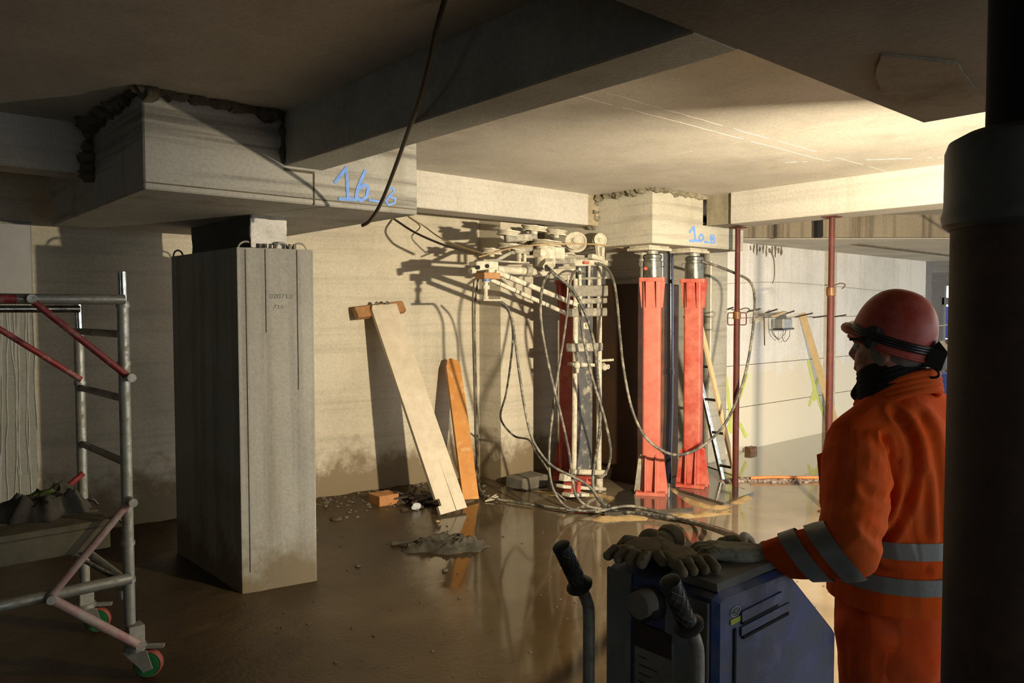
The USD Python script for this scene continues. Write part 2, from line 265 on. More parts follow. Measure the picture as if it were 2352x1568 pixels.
# wet muddy floor: dark silt with scuffs, a film of water whose gloss comes and goes
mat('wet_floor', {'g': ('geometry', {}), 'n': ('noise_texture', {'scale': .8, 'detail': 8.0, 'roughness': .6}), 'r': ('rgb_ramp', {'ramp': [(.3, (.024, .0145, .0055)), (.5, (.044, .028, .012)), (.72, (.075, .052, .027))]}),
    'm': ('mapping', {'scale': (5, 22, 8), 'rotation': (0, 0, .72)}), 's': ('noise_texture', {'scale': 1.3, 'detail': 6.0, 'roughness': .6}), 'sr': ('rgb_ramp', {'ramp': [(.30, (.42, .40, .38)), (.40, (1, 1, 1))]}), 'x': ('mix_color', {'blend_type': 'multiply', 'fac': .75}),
    'sm': ('map_range', {'from_min': 1.0, 'from_max': 3.0, 'to_min': 0.0, 'to_max': 1.7, 'clamp': True}), 'sx': ('math', {'math_type': 'multiply', 'use_clamp': True}), 'si': ('mix_color', {'b': (.25, .20, .135)}),  # pale tan mud to the right, lamp and sky light partly put into it
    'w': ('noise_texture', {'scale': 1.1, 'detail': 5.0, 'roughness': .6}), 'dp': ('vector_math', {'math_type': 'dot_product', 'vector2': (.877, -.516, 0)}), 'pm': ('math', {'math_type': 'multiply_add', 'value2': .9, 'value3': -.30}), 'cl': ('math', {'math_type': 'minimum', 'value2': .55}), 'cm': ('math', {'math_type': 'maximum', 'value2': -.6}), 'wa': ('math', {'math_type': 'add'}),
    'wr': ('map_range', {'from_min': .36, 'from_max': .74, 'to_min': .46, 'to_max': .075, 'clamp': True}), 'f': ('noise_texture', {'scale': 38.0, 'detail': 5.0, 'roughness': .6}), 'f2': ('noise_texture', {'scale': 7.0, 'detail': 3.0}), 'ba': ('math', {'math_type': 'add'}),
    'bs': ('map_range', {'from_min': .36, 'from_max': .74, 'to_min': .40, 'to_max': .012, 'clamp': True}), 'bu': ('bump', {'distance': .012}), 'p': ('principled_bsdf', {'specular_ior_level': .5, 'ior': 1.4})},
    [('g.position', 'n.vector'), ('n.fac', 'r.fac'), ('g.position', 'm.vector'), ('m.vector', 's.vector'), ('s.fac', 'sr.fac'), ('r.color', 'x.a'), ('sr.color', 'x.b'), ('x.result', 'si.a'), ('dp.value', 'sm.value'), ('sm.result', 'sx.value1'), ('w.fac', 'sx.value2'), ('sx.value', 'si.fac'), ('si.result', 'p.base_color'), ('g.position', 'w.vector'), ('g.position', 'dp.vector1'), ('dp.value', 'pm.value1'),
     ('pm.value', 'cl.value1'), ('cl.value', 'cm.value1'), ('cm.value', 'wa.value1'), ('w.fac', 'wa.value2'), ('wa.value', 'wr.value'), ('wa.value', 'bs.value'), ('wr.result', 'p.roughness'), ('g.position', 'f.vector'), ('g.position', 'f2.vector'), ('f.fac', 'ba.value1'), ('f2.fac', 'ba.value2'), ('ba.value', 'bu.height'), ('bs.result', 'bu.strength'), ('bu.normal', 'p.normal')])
mat('puddle_water', {'n': ('noise_texture', {'scale': 9.0, 'detail': 3.0}), 'bu': ('bump', {'strength': .02, 'distance': .01}), 'p': ('principled_bsdf', {'base_color': (.13, .105, .06), 'roughness': .05, 'specular_ior_level': .8, 'ior': 1.6, 'coat_weight': .6, 'coat_roughness': .03})}, [('n.fac', 'bu.height'), ('bu.normal', 'p.normal')])
concrete('grey_concrete_lit', (.46, .43, .35), 'h', .3, .25)  # lighter copy of grey_concrete, lamp light put into its colour
concrete('crust_lit', (.26, .23, .16), 'n', .4, .5, spot=.6, bump=.9)  # crust again, brightened in colour for the lamp-lit side
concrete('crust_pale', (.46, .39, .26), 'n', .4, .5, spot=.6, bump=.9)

# ------------------------------------------------------------------ the shell
WP, WA = A(3.2, 6.15), math.radians(-6); WD, WN = A(math.cos(WA), math.sin(WA)), A(math.sin(WA), -math.cos(WA))
def wall_gap(x, y): return (x-WP[0])*WN[0] + (y-WP[1])*WN[1]          # how far in front of the back wall
def fz(x, y):
    x, y = np.asarray(x, float), np.asarray(y, float); p = np.stack([x, y, 0*x], -1); s = wall_gap(x, y)
    mud = np.clip(.55-1.1*(.877*x-.516*y), .04, 1); z = (.012*(meshkit.fbm(p*1.3, 3, 3)-.5) + .014*(meshkit.fbm(p*7, 3, 4)-.5) + .008*(meshkit.fbm(p*A(9, 26, 1), 2, 6)-.5))*mud
    b = .022*np.exp(-(np.maximum(s, 0)/.42)**2)*np.clip((5.4-x)/1.2, 0, 1)*(.6+.8*meshkit.fbm(p*2.2, 3, 9)) + .03*np.exp(-(np.maximum(s, 0)/.5)**2)*meshkit.fbm(p*11, 3, 12)*np.clip((5.4-x)/1.2, 0, 1)
    return z + b
def grid_mesh(xs, ys, fn):
    X, Y = np.meshgrid(xs, ys, indexing='ij'); v = np.stack([X, Y, fn(X, Y)], -1).reshape(-1, 3); n = len(ys); i, j = np.meshgrid(np.arange(len(xs)-1), np.arange(n-1), indexing='ij')
    a = (i*n+j).ravel(); return trimesh.Trimesh(v, np.vstack([np.stack([a, a+n, a+n+1], 1), np.stack([a, a+n+1, a+1], 1)]), process=False)
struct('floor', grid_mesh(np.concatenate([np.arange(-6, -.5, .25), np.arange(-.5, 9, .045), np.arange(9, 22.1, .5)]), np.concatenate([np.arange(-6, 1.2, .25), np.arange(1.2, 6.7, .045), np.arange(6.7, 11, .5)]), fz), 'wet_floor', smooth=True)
CE, BS, CS = 2.715, 2.44, 2.25                                        # ceiling, beam soffit, capital soffit
struct('ceiling', ext(Polygon([(-6, -6), (7, -6), (7, .2), (20, .2), (20, 10), (-6, 10)]), .25, (0, 0, CE), (1, 0, 0), (0, 1, 0)), 'ceiling_concrete')  # cut back out of view at right to let sky light in
wl = lambda t, s: A(*(WP+WD*t+WN*s))
def wall_block(t0, t1, s0, s1, z0, z1, b=0): m = box((t0, s0, z0), (t1, s1, z1), b); return place(m, (*WP, 0), (*WD, 0), (-WN[0], -WN[1], 0), (0, 0, 1))
struct('wall_back', wall_block(-8, 4.32, 0, .3, -.3, CE), 'wall_concrete')
wr = struct('wall_right', box((7.42, 5.05, -.2), (13.45, 5.5, 2.47)), 'white_wall')
part(wr, 'wall_return', box((13.45, 5.05, -.2), (13.7, 9, 2.47)), 'room_grey')
part(wr, 'crack_line', J(*[box((7.45, 5.047, z), (13.4, 5.0505, z+.008)) for z in (.52, 1.02, 1.58)]), 'brown_concrete')
wf = struct('wall_far', J(box((18, 6.41, -.2), (18.2, 10, 2.8)), box((18, 4.2, 2.19), (18.2, 6.41, 2.8)), box((18, 4.0, -.2), (18.2, 5.2, 2.8))), 'room_grey')
w1 = struct('window_1', J(box((17.98, 5.2, 1.78), (18.1, 6.41, 1.93)), box((17.98, 6.37, 0), (18.1, 6.41, 2.19)), box((17.98, 5.2, .10), (18.1, 6.41, .3))), 'room_grey')
struct('wall_rear', box((-6, -6.2, -.2), (.8, -6, CE)), 'grey_concrete')  # out of view, put in to keep daylight off the left side
struct('wall_left', J(box((-6.2, -6, -.2), (-6, -1.8, CE)), box((-6.2, -.3, -.2), (-6, 9, CE)), box((-6.2, -1.8, -.2), (-6, -.3, .9)), box((-6.2, -1.8, 2.1), (-6, -.3, CE))), 'grey_concrete')  # unseen wall, its opening sized to admit weak cool fill light
# ribs left by the formwork joints on the ceiling
for n, (p0, p1) in enumerate([((2.1, 2.622, 0), (5.2, 2.63, 0)), ((2.1, 2.497, 0), (5.95, 2.53, 0)), ((4.2, 1.3, 0), (4.25, 4.7, 0)), ((5.0, 2.9, 0), (5.95, 1.75, 0))]):
    q = [A(*p0)+(A(*p1)-A(*p0))*t+A(0, RNG.normal(0, .003), CE-.001) for t in np.linspace(0, 1, 40)]
    keep = [i for i in range(39) if RNG.random() > (.12 if n < 2 else .6)]
    struct('trim_1', J(*[bar(q[i], q[i+1], .002+.0025*RNG.random(), .003) for i in keep]), 'ceiling_concrete', label='thin broken rib of a formwork joint across the lit ceiling')

def crust(p0, p1, w, h, seed, n=26):
    """broken mortar along an edge."""
    g = np.random.default_rng(seed); p0, p1 = A(p0), A(p1); ms = []
    for i in range(n):
        c = p0+(p1-p0)*(i+g.random())/n; s = g.choice([.35, .55, .8, 1.15, 1.5])*g.uniform(.8, 1.2); m = trimesh.creation.icosphere(1, 1.0)
        d, sd, u = frame(p1-p0); L = np.linalg.norm(p1-p0)/n
        v = np.asarray(m.vertices)*(1+(g.random((len(m.vertices), 1))-.5)*.6); ms.append(trimesh.Trimesh(c+v[:, :1]*d*L*1.7+v[:, 1:2]*sd*w*s+v[:, 2:]*u*h*s*g.uniform(.6, 1.2), m.faces, process=False))
    return J(*ms)
# capital over the left column
cap = thing('column_capital', 'grey concrete block under the ceiling with 16_B painted in blue', 'concrete capital', (1.86, 4.88, CS))
part(cap, 'block', box((1.097, 3.856, CS), (2.63, 5.9, CE), .008), 'grey_concrete')
part(cap, 'mortar_crust', J(crust((1.08, 3.84, CE-.01), (1.76, 3.84, CE-.02), .03, .035, 1), crust((1.08, 3.86, CE), (1.08, 4.9, CE-.01), .05, .04, 2, 34), crust((1.785, 3.85, CE), (1.785, 3.85, BS+.02), .014, .014, 3, 14), crust((1.09, 4.80, CE), (1.09, 4.80, BS-.02), .05, .06, 4, 16)), 'crust', smooth=False, label='dark broken mortar around the top of the block')
part(cap, 'joint', J(box((1.955, 3.851, CS), (1.962, 3.858, BS-.02)), box((1.79, 3.850, BS-.025), (1.96, 3.858, BS-.012)), box((1.097, 3.852, CS+.028), (2.62, 3.858, CS+.034))), 'crust')
gy = 3.8555
g16 = [[(2.086, 2.386), (2.154, 2.470), (2.163, 2.312)], [(2.112, 2.296), (2.215, 2.303)], [(2.273, 2.467), (2.227, 2.372), (2.213, 2.317), (2.243, 2.298), (2.282, 2.324), (2.294, 2.379), (2.266, 2.391), (2.227, 2.357)],
       [(2.299, 2.308), (2.362, 2.304)], [(2.415, 2.381), (2.457, 2.391), (2.465, 2.371), (2.427, 2.337), (2.409, 2.311), (2.426, 2.290), (2.468, 2.306), (2.474, 2.332), (2.433, 2.338)]]
part(cap, 'painted_mark', J(strokes(g16[:3], .0095, gy), strokes(g16[3:], .006, gy)), 'blue_spray', label='blue brush lettering 16_B')
# capital over the red jacking columns
cap2 = thing('column_capital', 'lamp-lit concrete block marked 10_B in blue above the two red columns', 'concrete capital', (5.94, 4.8, CS))
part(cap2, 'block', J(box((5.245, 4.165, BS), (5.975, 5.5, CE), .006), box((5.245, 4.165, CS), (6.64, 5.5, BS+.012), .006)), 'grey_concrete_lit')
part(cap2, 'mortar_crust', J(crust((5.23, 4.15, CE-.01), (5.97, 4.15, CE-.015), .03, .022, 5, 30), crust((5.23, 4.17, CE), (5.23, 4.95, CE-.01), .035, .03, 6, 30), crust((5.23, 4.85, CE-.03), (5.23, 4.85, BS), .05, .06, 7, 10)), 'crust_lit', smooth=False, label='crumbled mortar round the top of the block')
g10 = [[(5.766, 2.374), (5.831, 2.425), (5.852, 2.309)], [(5.774, 2.297), (5.899, 2.304)], [(5.938, 2.366), (5.905, 2.332), (5.932, 2.302), (5.979, 2.328), (5.965, 2.363), (5.925, 2.357)], [(5.993, 2.302), (6.061, 2.297)], [(6.088, 2.363), (6.096, 2.295), (6.151, 2.307), (6.151, 2.331), (6.095, 2.331), (6.144, 2.346), (6.136, 2.366), (6.088, 2.363)]]
part(cap2, 'painted_mark', J(strokes(g10[:2], .011, 4.1645), strokes(g10[2:], .0085, 4.1645)), 'blue_spray', label='blue brush lettering 10_B')
# beams
B = lambda lo, hi, m, label, b=.006: single('ceiling_beam', box(lo, hi, b), m, label, 'concrete beam')
B((1.79, 1.284, BS), (2.013, 3.856, CE+.02), 'beam_concrete', 'long dark concrete beam running from above the camera to the 16_B block')
B((-6, 4.80, BS), (1.1, 5.03, CE+.02), 'pale_beam', 'stained pale beam entering the 16_B block from the left')
mid = thing('ceiling_beam', 'bright pale beam between the 16_B block and the 10_B block', 'concrete beam', (3.9, 4.9, BS))
part(mid, 'beam_body', box((2.63, 4.775, BS), (5.10, 5.02, CE+.02), .006), 'pale_beam')
part(mid, 'rough_end', rough(box((5.09, 4.79, BS+.004), (5.25, 5.01, CE)), .008, 14, 3, .03), 'crust_pale', label='rough yellowed mortar end of the beam')
rb = thing('ceiling_beam', 'broad bright beam at upper right above the red props', 'concrete beam', (6.15, 1.5, BS))
part(rb, 'beam_body', box((5.985, -6, BS), (6.33, 3.89, CE+.02), .006), 'pale_beam')
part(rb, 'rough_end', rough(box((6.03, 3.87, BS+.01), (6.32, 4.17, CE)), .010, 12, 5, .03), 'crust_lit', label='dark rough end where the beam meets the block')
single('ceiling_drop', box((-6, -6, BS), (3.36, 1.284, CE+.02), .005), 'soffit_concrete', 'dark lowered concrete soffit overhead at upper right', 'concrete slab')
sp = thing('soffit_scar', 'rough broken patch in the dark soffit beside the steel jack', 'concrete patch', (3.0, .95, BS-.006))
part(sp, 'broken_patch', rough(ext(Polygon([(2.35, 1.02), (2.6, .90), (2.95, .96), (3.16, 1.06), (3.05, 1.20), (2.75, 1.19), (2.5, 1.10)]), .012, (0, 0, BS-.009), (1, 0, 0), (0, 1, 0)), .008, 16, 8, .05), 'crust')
fb = thing('slab_edge', 'streaked brown concrete edge of the lower slab at far right', 'concrete slab', (10, 3, 2.47))
part(fb, 'slab_body', ext(Polygon([(7.25, 4.95), (13.6, -.62), (20, 5.0), (20, 8.9), (7.45, 8.9), (7.45, 5.1)]), CE+.02-2.47, (0, 0, 2.47), (1, 0, 0), (0, 1, 0)), 'brown_concrete')
part(fb, 'steel_strip', bar((7.968, 4.090, 2.665), (7.962, 4.083, 2.454), .10, .06, (1, -.9, 0)), 'void_black', label='black upright strip on the slab edge')
part(fb, 'soffit', ext(Polygon([(7.4, 4.95), (13.62, -.5), (19.9, 5.0), (19.9, 8.8), (7.5, 8.8)]), .008, (0, 0, 2.464), (1, 0, 0), (0, 1, 0)), 'pale_soffit', label='pale underside of the lower slab'); part(fb, 'patched_soffit', box((9.2, 4.2, 2.455), (12.5, 4.32, 2.472)), 'brown_concrete')

# concrete column under the 16_B block
N_, R_, L_ = A(1.766, 4.454), A(2.205, 4.350), A(1.735, 5.53); poly = Polygon([N_, R_, R_+L_-N_, L_])
c16 = thing('concrete_column', 'stout grey concrete column under the 16_B block at left', 'concrete column', (1.97, 4.93, 0))
cb = part(c16, 'shaft', ext(poly.buffer(-.012).buffer(.012, quad_segs=2), 2.05+.25, (0, 0, -.25), (1, 0, 0), (0, 1, 0)), 'cast_column')
part(c16, 'seam', J(*[bar((*(N_+(R_-N_)*t+A(-.02, -.10)*.03), z0), (*(N_+(R_-N_)*t+A(-.02, -.10)*.03), z1), .003, .003, (0, 1, 0)) for t, z0, z1 in ((.11, .12, 2.04), (.36, 1.55, 2.045), (.77, 1.2, 2.045))]), 'soffit_concrete')
part(c16, 'head_stub', rough(box((1.865, 4.49, 2.03), (2.09, 5.5, CS+.01), .01), .012, 9, 5, .03), 'dark_stub', label='dark concrete stub between column and block')
part(c16, 'cut_face', rough(box((1.862, 4.474, 2.055), (2.088, 4.492, CS-.02), .004), .010, 15, 2, .012), 'white_stub', label='white saw-cut face of the stub')
tx = unit(A(*(R_-N_), 0)); tz = A(0, 0, 1)
for s, h, fx, z in (('020710', .026, .40, 1.753), ('716', .024, .45, 1.69)):
    part(c16, 'stamped_number', place(meshkit.text_mesh(s, h, .002), (*(N_+(R_-N_)*fx), z), tx, tz, unit(A(*-((L_-N_)/1.0), 0))), 'mast_grey')
for fx, fy, a in ((.18, .06, 0), (.86, .05, 0), (.62, .04, .4), (.05, .93, .6), (.9, .9, 0)):
    p = N_+(R_-N_)*fx+(L_-N_)*fy; d = A(math.cos(a), math.sin(a)-.2)
    part(c16, 'lifting_loop', tube([(*(p+d*.045*math.cos(t)), 2.045+.045*math.sin(t)) for t in np.linspace(0, math.pi, 9)], .006, 6, 2), 'grey_slurry')
for fx in (.33, .40, .52, .72, .78): p = N_+(R_-N_)*fx+(L_-N_)*.035; part(c16, 'bar_end', cyl((*p, 2.045), (*p, 2.075+.01*fx), .011, n=8), 'hose_black')

# wall pilaster, wall pillar, painted pillar at far left
single('wall_pilaster', box((4.81, 5.65, -.2), (5.24, 6.4, CE), .006), 'wall_concrete', 'pale concrete pilaster on the back wall left of the saw rig', 'pilaster')
wp = thing('wall_pillar', 'narrow grey concrete pillar behind the leaning ladder', 'pillar', (7.26, 5.2, 0))
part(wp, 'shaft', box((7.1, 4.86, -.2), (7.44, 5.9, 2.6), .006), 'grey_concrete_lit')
part(wp, 'edge_glint', tube([(7.105, 4.852, .95), (7.105, 4.852, 2.2)], .011, 8), 'white_cable', label='thin white tube drawn as the wet glint down the pillar edge')  # white tube stands in for the wet edge catching light
lp = thing('painted_pillar', 'pale slab against the left wall with white paint runs down it', 'pillar', (.9, 6.4, 0))
def wpt(t, s, z): return A(*(WP+WD*t+WN*s), z)
part(lp, 'shaft', wall_block(-2.41, -2.16, -.10, .02, -.2, 2.30, .006), 'beam_concrete')
part(lp, 'paint_coat', wall_block(-2.39, -2.17, -.104, -.09, 1.72, 2.28, .002), 'plaster_white', label='smooth whitish coat on the upper part')
g = np.random.default_rng(5); runs = []
for k in range(11):
    t, z = -2.385+.021*k+g.normal(0, .004), 1.74; pts = []
    while z > (.15 if k % 2 else .5): pts.append(wpt(t, .1035, z)); z -= .12; t += g.normal(0, .006)
    runs.append(tube(pts, [.006, .0035], 5, 3))
part(lp, 'paint_run', J(*runs), 'drip_white', kind='stuff', label='white paint runs down the slab')
part(lp, 'wet_patch', wall_block(-2.392, -2.17, -.1025, -.09, .9, 1.73, .002), 'beam_concrete')

# steel-clad old column under the 10_B block
oc = thing('clad_column', 'dark rusty steel-clad old column behind the front red columns', 'column', (6.05, 4.95, 0))
part(oc, 'cladding_side', box((5.72, 4.72, 0), (6.36, 5.3, 1.93), .004), 'rust_clad')
part(oc, 'cladding_front', box((5.722, 4.712, .01), (6.355, 4.722, 1.92), .002), 'rust_streak', label='rust-streaked wet front plate')
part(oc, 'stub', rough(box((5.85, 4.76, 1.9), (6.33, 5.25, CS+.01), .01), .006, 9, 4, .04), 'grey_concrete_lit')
part(oc, 'cut_face', box((6.10, 4.745, 1.94), (6.30, 4.762, CS), .003), 'white_stub', label='white cut face of the old column head')
single('drain_pipe', J(tube([(6.06, 4.60, .0), (6.07, 4.61, .3), (6.10, 4.62, .7), (6.10, 4.62, 1.3), (6.10, 4.63, 2.25)], .032, 12), cyl((6.10, 4.62, 1.05), (6.10, 4.62, 1.11), .04)), 'wet_pipe', 'wet black hose pipe standing between the two front red columns', 'pipe')

# near steel column with its jack, at the right edge of the view
sc = thing('jack_column', 'near dark round steel column with a grey jack at the right edge', 'steel column', (1.803, .480, 0))
part(sc, 'shaft', cyl((1.803, .480, 0), (1.803, .480, 1.86), .142, n=64), 'near_steel')
part(sc, 'jack_body', lathe([(.0, 1.842), (.146, 1.842), (.157, 1.852), (.160, 1.868), (.156, 1.885), (.155, 1.90), (.155, 2.0), (.148, 2.02), (.12, 2.035), (0, 2.035)], (1.803, .480, 0), n=64), 'jack_grey', label='grey jack cylinder on top of the column')
part(sc, 'plunger', cyl((1.803, .480, 2.03), (1.803, .480, BS), .083, n=40), 'void_black')
part(sc, 'base_plate', box((1.6, .28, 0), (2.0, .68, .02), .004), 'near_steel')

# ------------------------------------------------------------------ red jacking columns
def red_column(x, y, rz, paint, label, dirty=False):
    c, s = math.cos(rz), math.sin(rz); U = A(c, s, 0); V = A(-s, c, 0); o = A(x, y, 0)
    t = thing('red_column', label, 'steel column', o)
    z0, z1 = .035, 1.93; h = .080
    sq = Polygon([(-h, -h), (h, -h), (h, h), (-h, h)]).buffer(-.022).buffer(.022, quad_segs=4)
    part(t, 'shaft', ext(sq, z1-z0, o+A(0, 0, z0), U, V), paint)
    part(t, 'top_flange', ext(Polygon([(-.115, -.115), (.115, -.115), (.115, .115), (-.115, .115)]).buffer(-.02).buffer(.02, quad_segs=2), .035, o+A(0, 0, z1), U, V), 'red_paint')
    part(t, 'base_flange', ext(Polygon([(-.15, -.13), (.15, -.13), (.15, .13), (-.15, .13)]), .03, o+A(0, 0, z0-.005), U, V), paint)
    for d, e in ((U, V), (-U, V), (V, -U), (-V, U)):
        for q in (-.045, .045):
            b = o+e*q
            part(t, 'top_rib', ext(Polygon([(h-.004, z1-.23), (h+.012, z1-.23), (.113, z1), (h-.004, z1)]), .012, b-np.cross(d, (0, 0, 1))*.006, d, A(0, 0, 1)), paint)
            dd = bool(dirty and d is not U and (d @ A(-.75, .66, 0)) > .5)
            part(t, 'base_rib', ext(Polygon([(h-.004, z0), (.150, z0), (h+.03, z0+.33), (h-.004, z0+.36)]), .014, b-np.cross(d, (0, 0, 1))*.007, d, A(0, 0, 1)), 'grey_slurry' if dd else paint)
    return t, U, V
for x, y, rz, p, lb, dirty in ((5.50, 4.37, .62, 'pink_paint', 'pinkish faded red steel column, left one of the two front columns', True), (6.03, 4.30, .45, 'red_paint', 'bright red steel column, right one of the two front columns', False), (5.36, 5.28, .55, 'red_paint', 'red steel column standing behind the saw rig mast', False)):
    red_column(x, y, rz, p, lb, dirty)
def jack(x, y, label, m='jack_steel', first=True):
    t = thing('hydraulic_jack', label, 'hydraulic jack', (x, y, 1.965))
    part(t, 'cylinder_body', lathe([(0, 1.965), (.082, 1.965), (.086, 1.975), (.086, 2.11), (.079, 2.115), (.079, 2.135), (.086, 2.14), (.086, 2.165), (.07, 2.175), (0, 2.175)], (x, y, 0), n=40), m)
    part(t, 'plunger', cyl((x, y, 2.17), (x, y, 2.205), .05, n=28), 'galvanised')
    for a in (2.5, -.55):
        c = A(x+.098*math.cos(a), y+.098*math.sin(a), 2.09); part(t, 'eye_ring', tube([c+A(.022*math.cos(b)*math.cos(a), .022*math.cos(b)*math.sin(a), .022*math.sin(b)) for b in np.linspace(0, 2*math.pi, 13)], .0045, 6, 2), 'hose_black')
    if first: part(t, 'valve', box((x-.115, y-.012, 2.03), (x-.08, y+.012, 2.06), .005), 'red_paint')
    return t
jack(5.50, 4.37, 'shiny steel jack on the left front red column')
jack(6.03, 4.30, 'muddy steel jack on the right front red column', 'jack_steel', False)
for x, y, w, lb in ((5.52, 4.42, .16, 'pale packing plate under the block above the left jack'), (6.04, 4.36, .15, 'pale packing plate under the block above the right jack')):
    single('packing_plate', J(box((x-w, y-w*.8, 2.207), (x+w, y+w*.8, 2.232), .003), box((x-w*.9, y-w*.7, 2.2315), (x+w*.9, y+w*.7, CS-.001), .002)), 'slurry_white', lb, 'plate')
p1 = thing('floor_plate', 'wet dark steel plate under the left front red column', 'steel plate', (5.30, 4.22, 0))
part(p1, 'plate', ext(Polygon([(4.650, 4.172, 0.030)[:2], (5.327, 3.791, 0.030)[:2], (5.773, 4.411, 0.030)[:2], (5.364, 4.590, 0.030)[:2]]), .045, (0, 0, -.012), (1, 0, 0), (0, 1, 0)), 'steel_plate_wet')
p2 = thing('floor_plate', 'wet steel plate in yellow sand under the right front red column', 'steel plate', (6.0, 4.0, 0))
part(p2, 'plate', ext(Polygon([(5.801, 4.303, 0.020)[:2], (5.675, 3.728, 0.020)[:2], (6.222, 3.769, 0.020)[:2], (6.331, 4.267, 0.020)[:2]]), .036, (0, 0, -.008), (1, 0, 0), (0, 1, 0)), 'steel_plate_wet')
def sand_ring(pts, w, seed, h=.035):
    g = np.random.default_rng(seed); q = spline(pts, 14); ms = []
    X = np.unique(np.round(np.concatenate([q[:, 0]+d for d in (-w*1.6, 0, w*1.6)]), 3)); lo, hi = q.min(0)-w*1.8, q.max(0)+w*1.8
    def f(x, y):
        P = np.stack([x, y], -1); d = np.min(np.linalg.norm(P[..., None, :]-q[:, :2], axis=-1), -1); P3 = np.stack([x, y, 0*x], -1)
        return -.012+(h+.012)*np.exp(-(d/(w*(.5+meshkit.fbm(P3*6, 3, seed))))**2)*(.55+.9*meshkit.fbm(P3*14, 3, seed+1))*np.clip((meshkit.fbm(P3*4.5, 3, seed+2)-.36)*6, 0, 1)-.004*(meshkit.fbm(P3*4.5, 3, seed+2) < .40)
    m = grid_mesh(np.arange(lo[0], hi[0], .018), np.arange(lo[1], hi[1], .018), f); z = m.vertices[m.faces][:, :, 2].max(1); m.update_faces(z > .0015); m.remove_unreferenced_vertices(); return m
sd = thing('sand_heap', 'yellow wet sand washed around the steel floor plates', 'sand', (5.5, 3.9, 0), kind='stuff')
part(sd, 'sand', J(sand_ring([(4.587, 4.129, 0.000), (4.876, 3.942, 0.000), (5.146, 3.755, 0.000), (5.439, 3.621, 0.000), (5.728, 3.475, 0.000)], .09, 1, .020), sand_ring([(5.781, 4.342, 0.000), (5.589, 4.033, 0.000), (5.583, 3.718, 0.000), (6.246, 3.770, 0.000)], .055, 2, .020), sand_ring([(6.064, 4.278, 0.000), (6.325, 4.166, 0.000), (6.495, 3.990, 0.000)], .03, 3, .014), sand_ring([(4.839, 5.136, 0.000), (4.924, 4.881, 0.000), (5.164, 4.623, 0.000), (4.960, 4.196, 0.000)], .05, 4, .016)), 'sand', smooth=True)

# ------------------------------------------------------------------ the wire saw rig (stands in the plane y = 4.8)
rig = thing('wire_saw_rig', 'muddy wire sawing rig with pulleys on a tall mast beside the red columns', 'saw rig', (5.10, 4.80, 0))
R = lambda n, m, mt, **k: part(rig, n, m, mt, **k)
Q = lambda p, dy=0.0: A(p)+A(0, dy, 0)
yv = A(0, 1, 0)
R('mast_rail', cyl((4.942, 4.800, 0.130), (4.966, 4.800, 1.958), .024, n=14), 'slurry_white'); R('mast_rail', cyl((5.271, 4.800, 0.065), (5.275, 4.800, 2.141), .026, n=14), 'slurry_white')
R('mast_plate', bar(Q((5.106, 4.800, 0.218), .04), Q((5.118, 4.800, 2.111), .04), .19, .05, (0, 1, 0), .006), 'mast_grey')
for a, b, w, mt in (((4.905, 4.800, 2.095), (5.340, 4.800, 2.112), .055, 'slurry_white'), ((4.983, 4.800, 1.958), (5.329, 4.800, 1.975), .02, 'grey_slurry'), ((4.894, 4.800, 1.848), (5.341, 4.800, 1.855), .10, 'grey_slurry'), ((4.961, 4.800, 1.756), (5.330, 4.800, 1.767), .05, 'grey_slurry'), ((4.873, 4.800, 1.656), (5.330, 4.800, 1.662), .075, 'grey_slurry'), ((4.868, 4.800, 1.347), (5.272, 4.800, 1.342), .075, 'grey_slurry'), ((4.884, 4.800, 1.200), (5.214, 4.800, 1.176), .03, 'slurry_white'), ((4.908, 4.800, 0.238), (5.337, 4.800, 0.169), .045, 'slurry_white')):
    R('cross_plate', bar(Q(a, -.01), Q(b, -.01), .085, w, (0, 0, 1), .008), mt)
R('mast_strip', bar(Q((5.096, 4.800, 1.702), -.03), Q((5.107, 4.800, 2.095), -.03), .02, .012, (0, 1, 0)), 'slurry_white')
R('mast_strip', bar(Q((4.983, 4.800, 1.764), -.04), Q((4.971, 4.800, 2.051), -.04), .03, .016, (0, 1, 0), .004), 'slurry_white')
R('hole_plate', J(bar(Q((5.063, 4.800, 1.537), .005), Q((5.149, 4.800, 1.536), .005), .012, .058, (0, 0, 1)), lathe([(.009, 0), (.017, 0), (.017, .012), (.009, .012), (.009, 0)], Q((5.097, 4.800, 1.541), -.012), (0, -1, 0), 18)), 'slurry_white')
R('screw_rod', cyl((4.755, 4.700, 1.664), (4.765, 4.700, 1.980), .009, n=10), 'slurry_white')
R('clamp_handle', J(bar((5.251, 4.780, 1.215), (5.443, 4.780, 1.215), .03, .022, (0, 0, 1), .005), cyl((5.298, 4.780, 1.173), (5.334, 4.780, 1.139), .028), lathe([(.010, -.012), (.022, -.012), (.022, .012), (.010, .012), (.010, -.012)], (5.342, 4.760, 1.156), (0, 1, 0), 18)), 'slurry_white')
R('clamp_knob', J(ell((4.922, 4.740, 1.193), .035), cyl((4.922, 4.740, 1.193), (5.029, 4.740, 1.188), .02), cyl((4.922, 4.740, 1.193), (4.922, 4.740, 1.124), .014)), 'slurry_white')
R('foot_frame', J(bar((4.760, 4.800, 0.127), (5.331, 4.800, 0.015), .09, .03, (0, 0, 1), .005), bar((4.787, 4.800, 0.200), (4.897, 4.800, 0.184), .06, .06), bar((5.277, 4.800, 0.194), (5.283, 4.800, -0.035), .05, .05, (0, 1, 0), .004), bar((4.741, 4.700, 0.070), (4.984, 4.700, 0.039), .10, .025)), 'slurry_white')
R('foot_block', J(box((4.86, 4.74, .02), (4.98, 4.86, .14), .01), box((5.03, 4.72, .10), (5.12, 4.88, .17), .01)), 'red_paint')
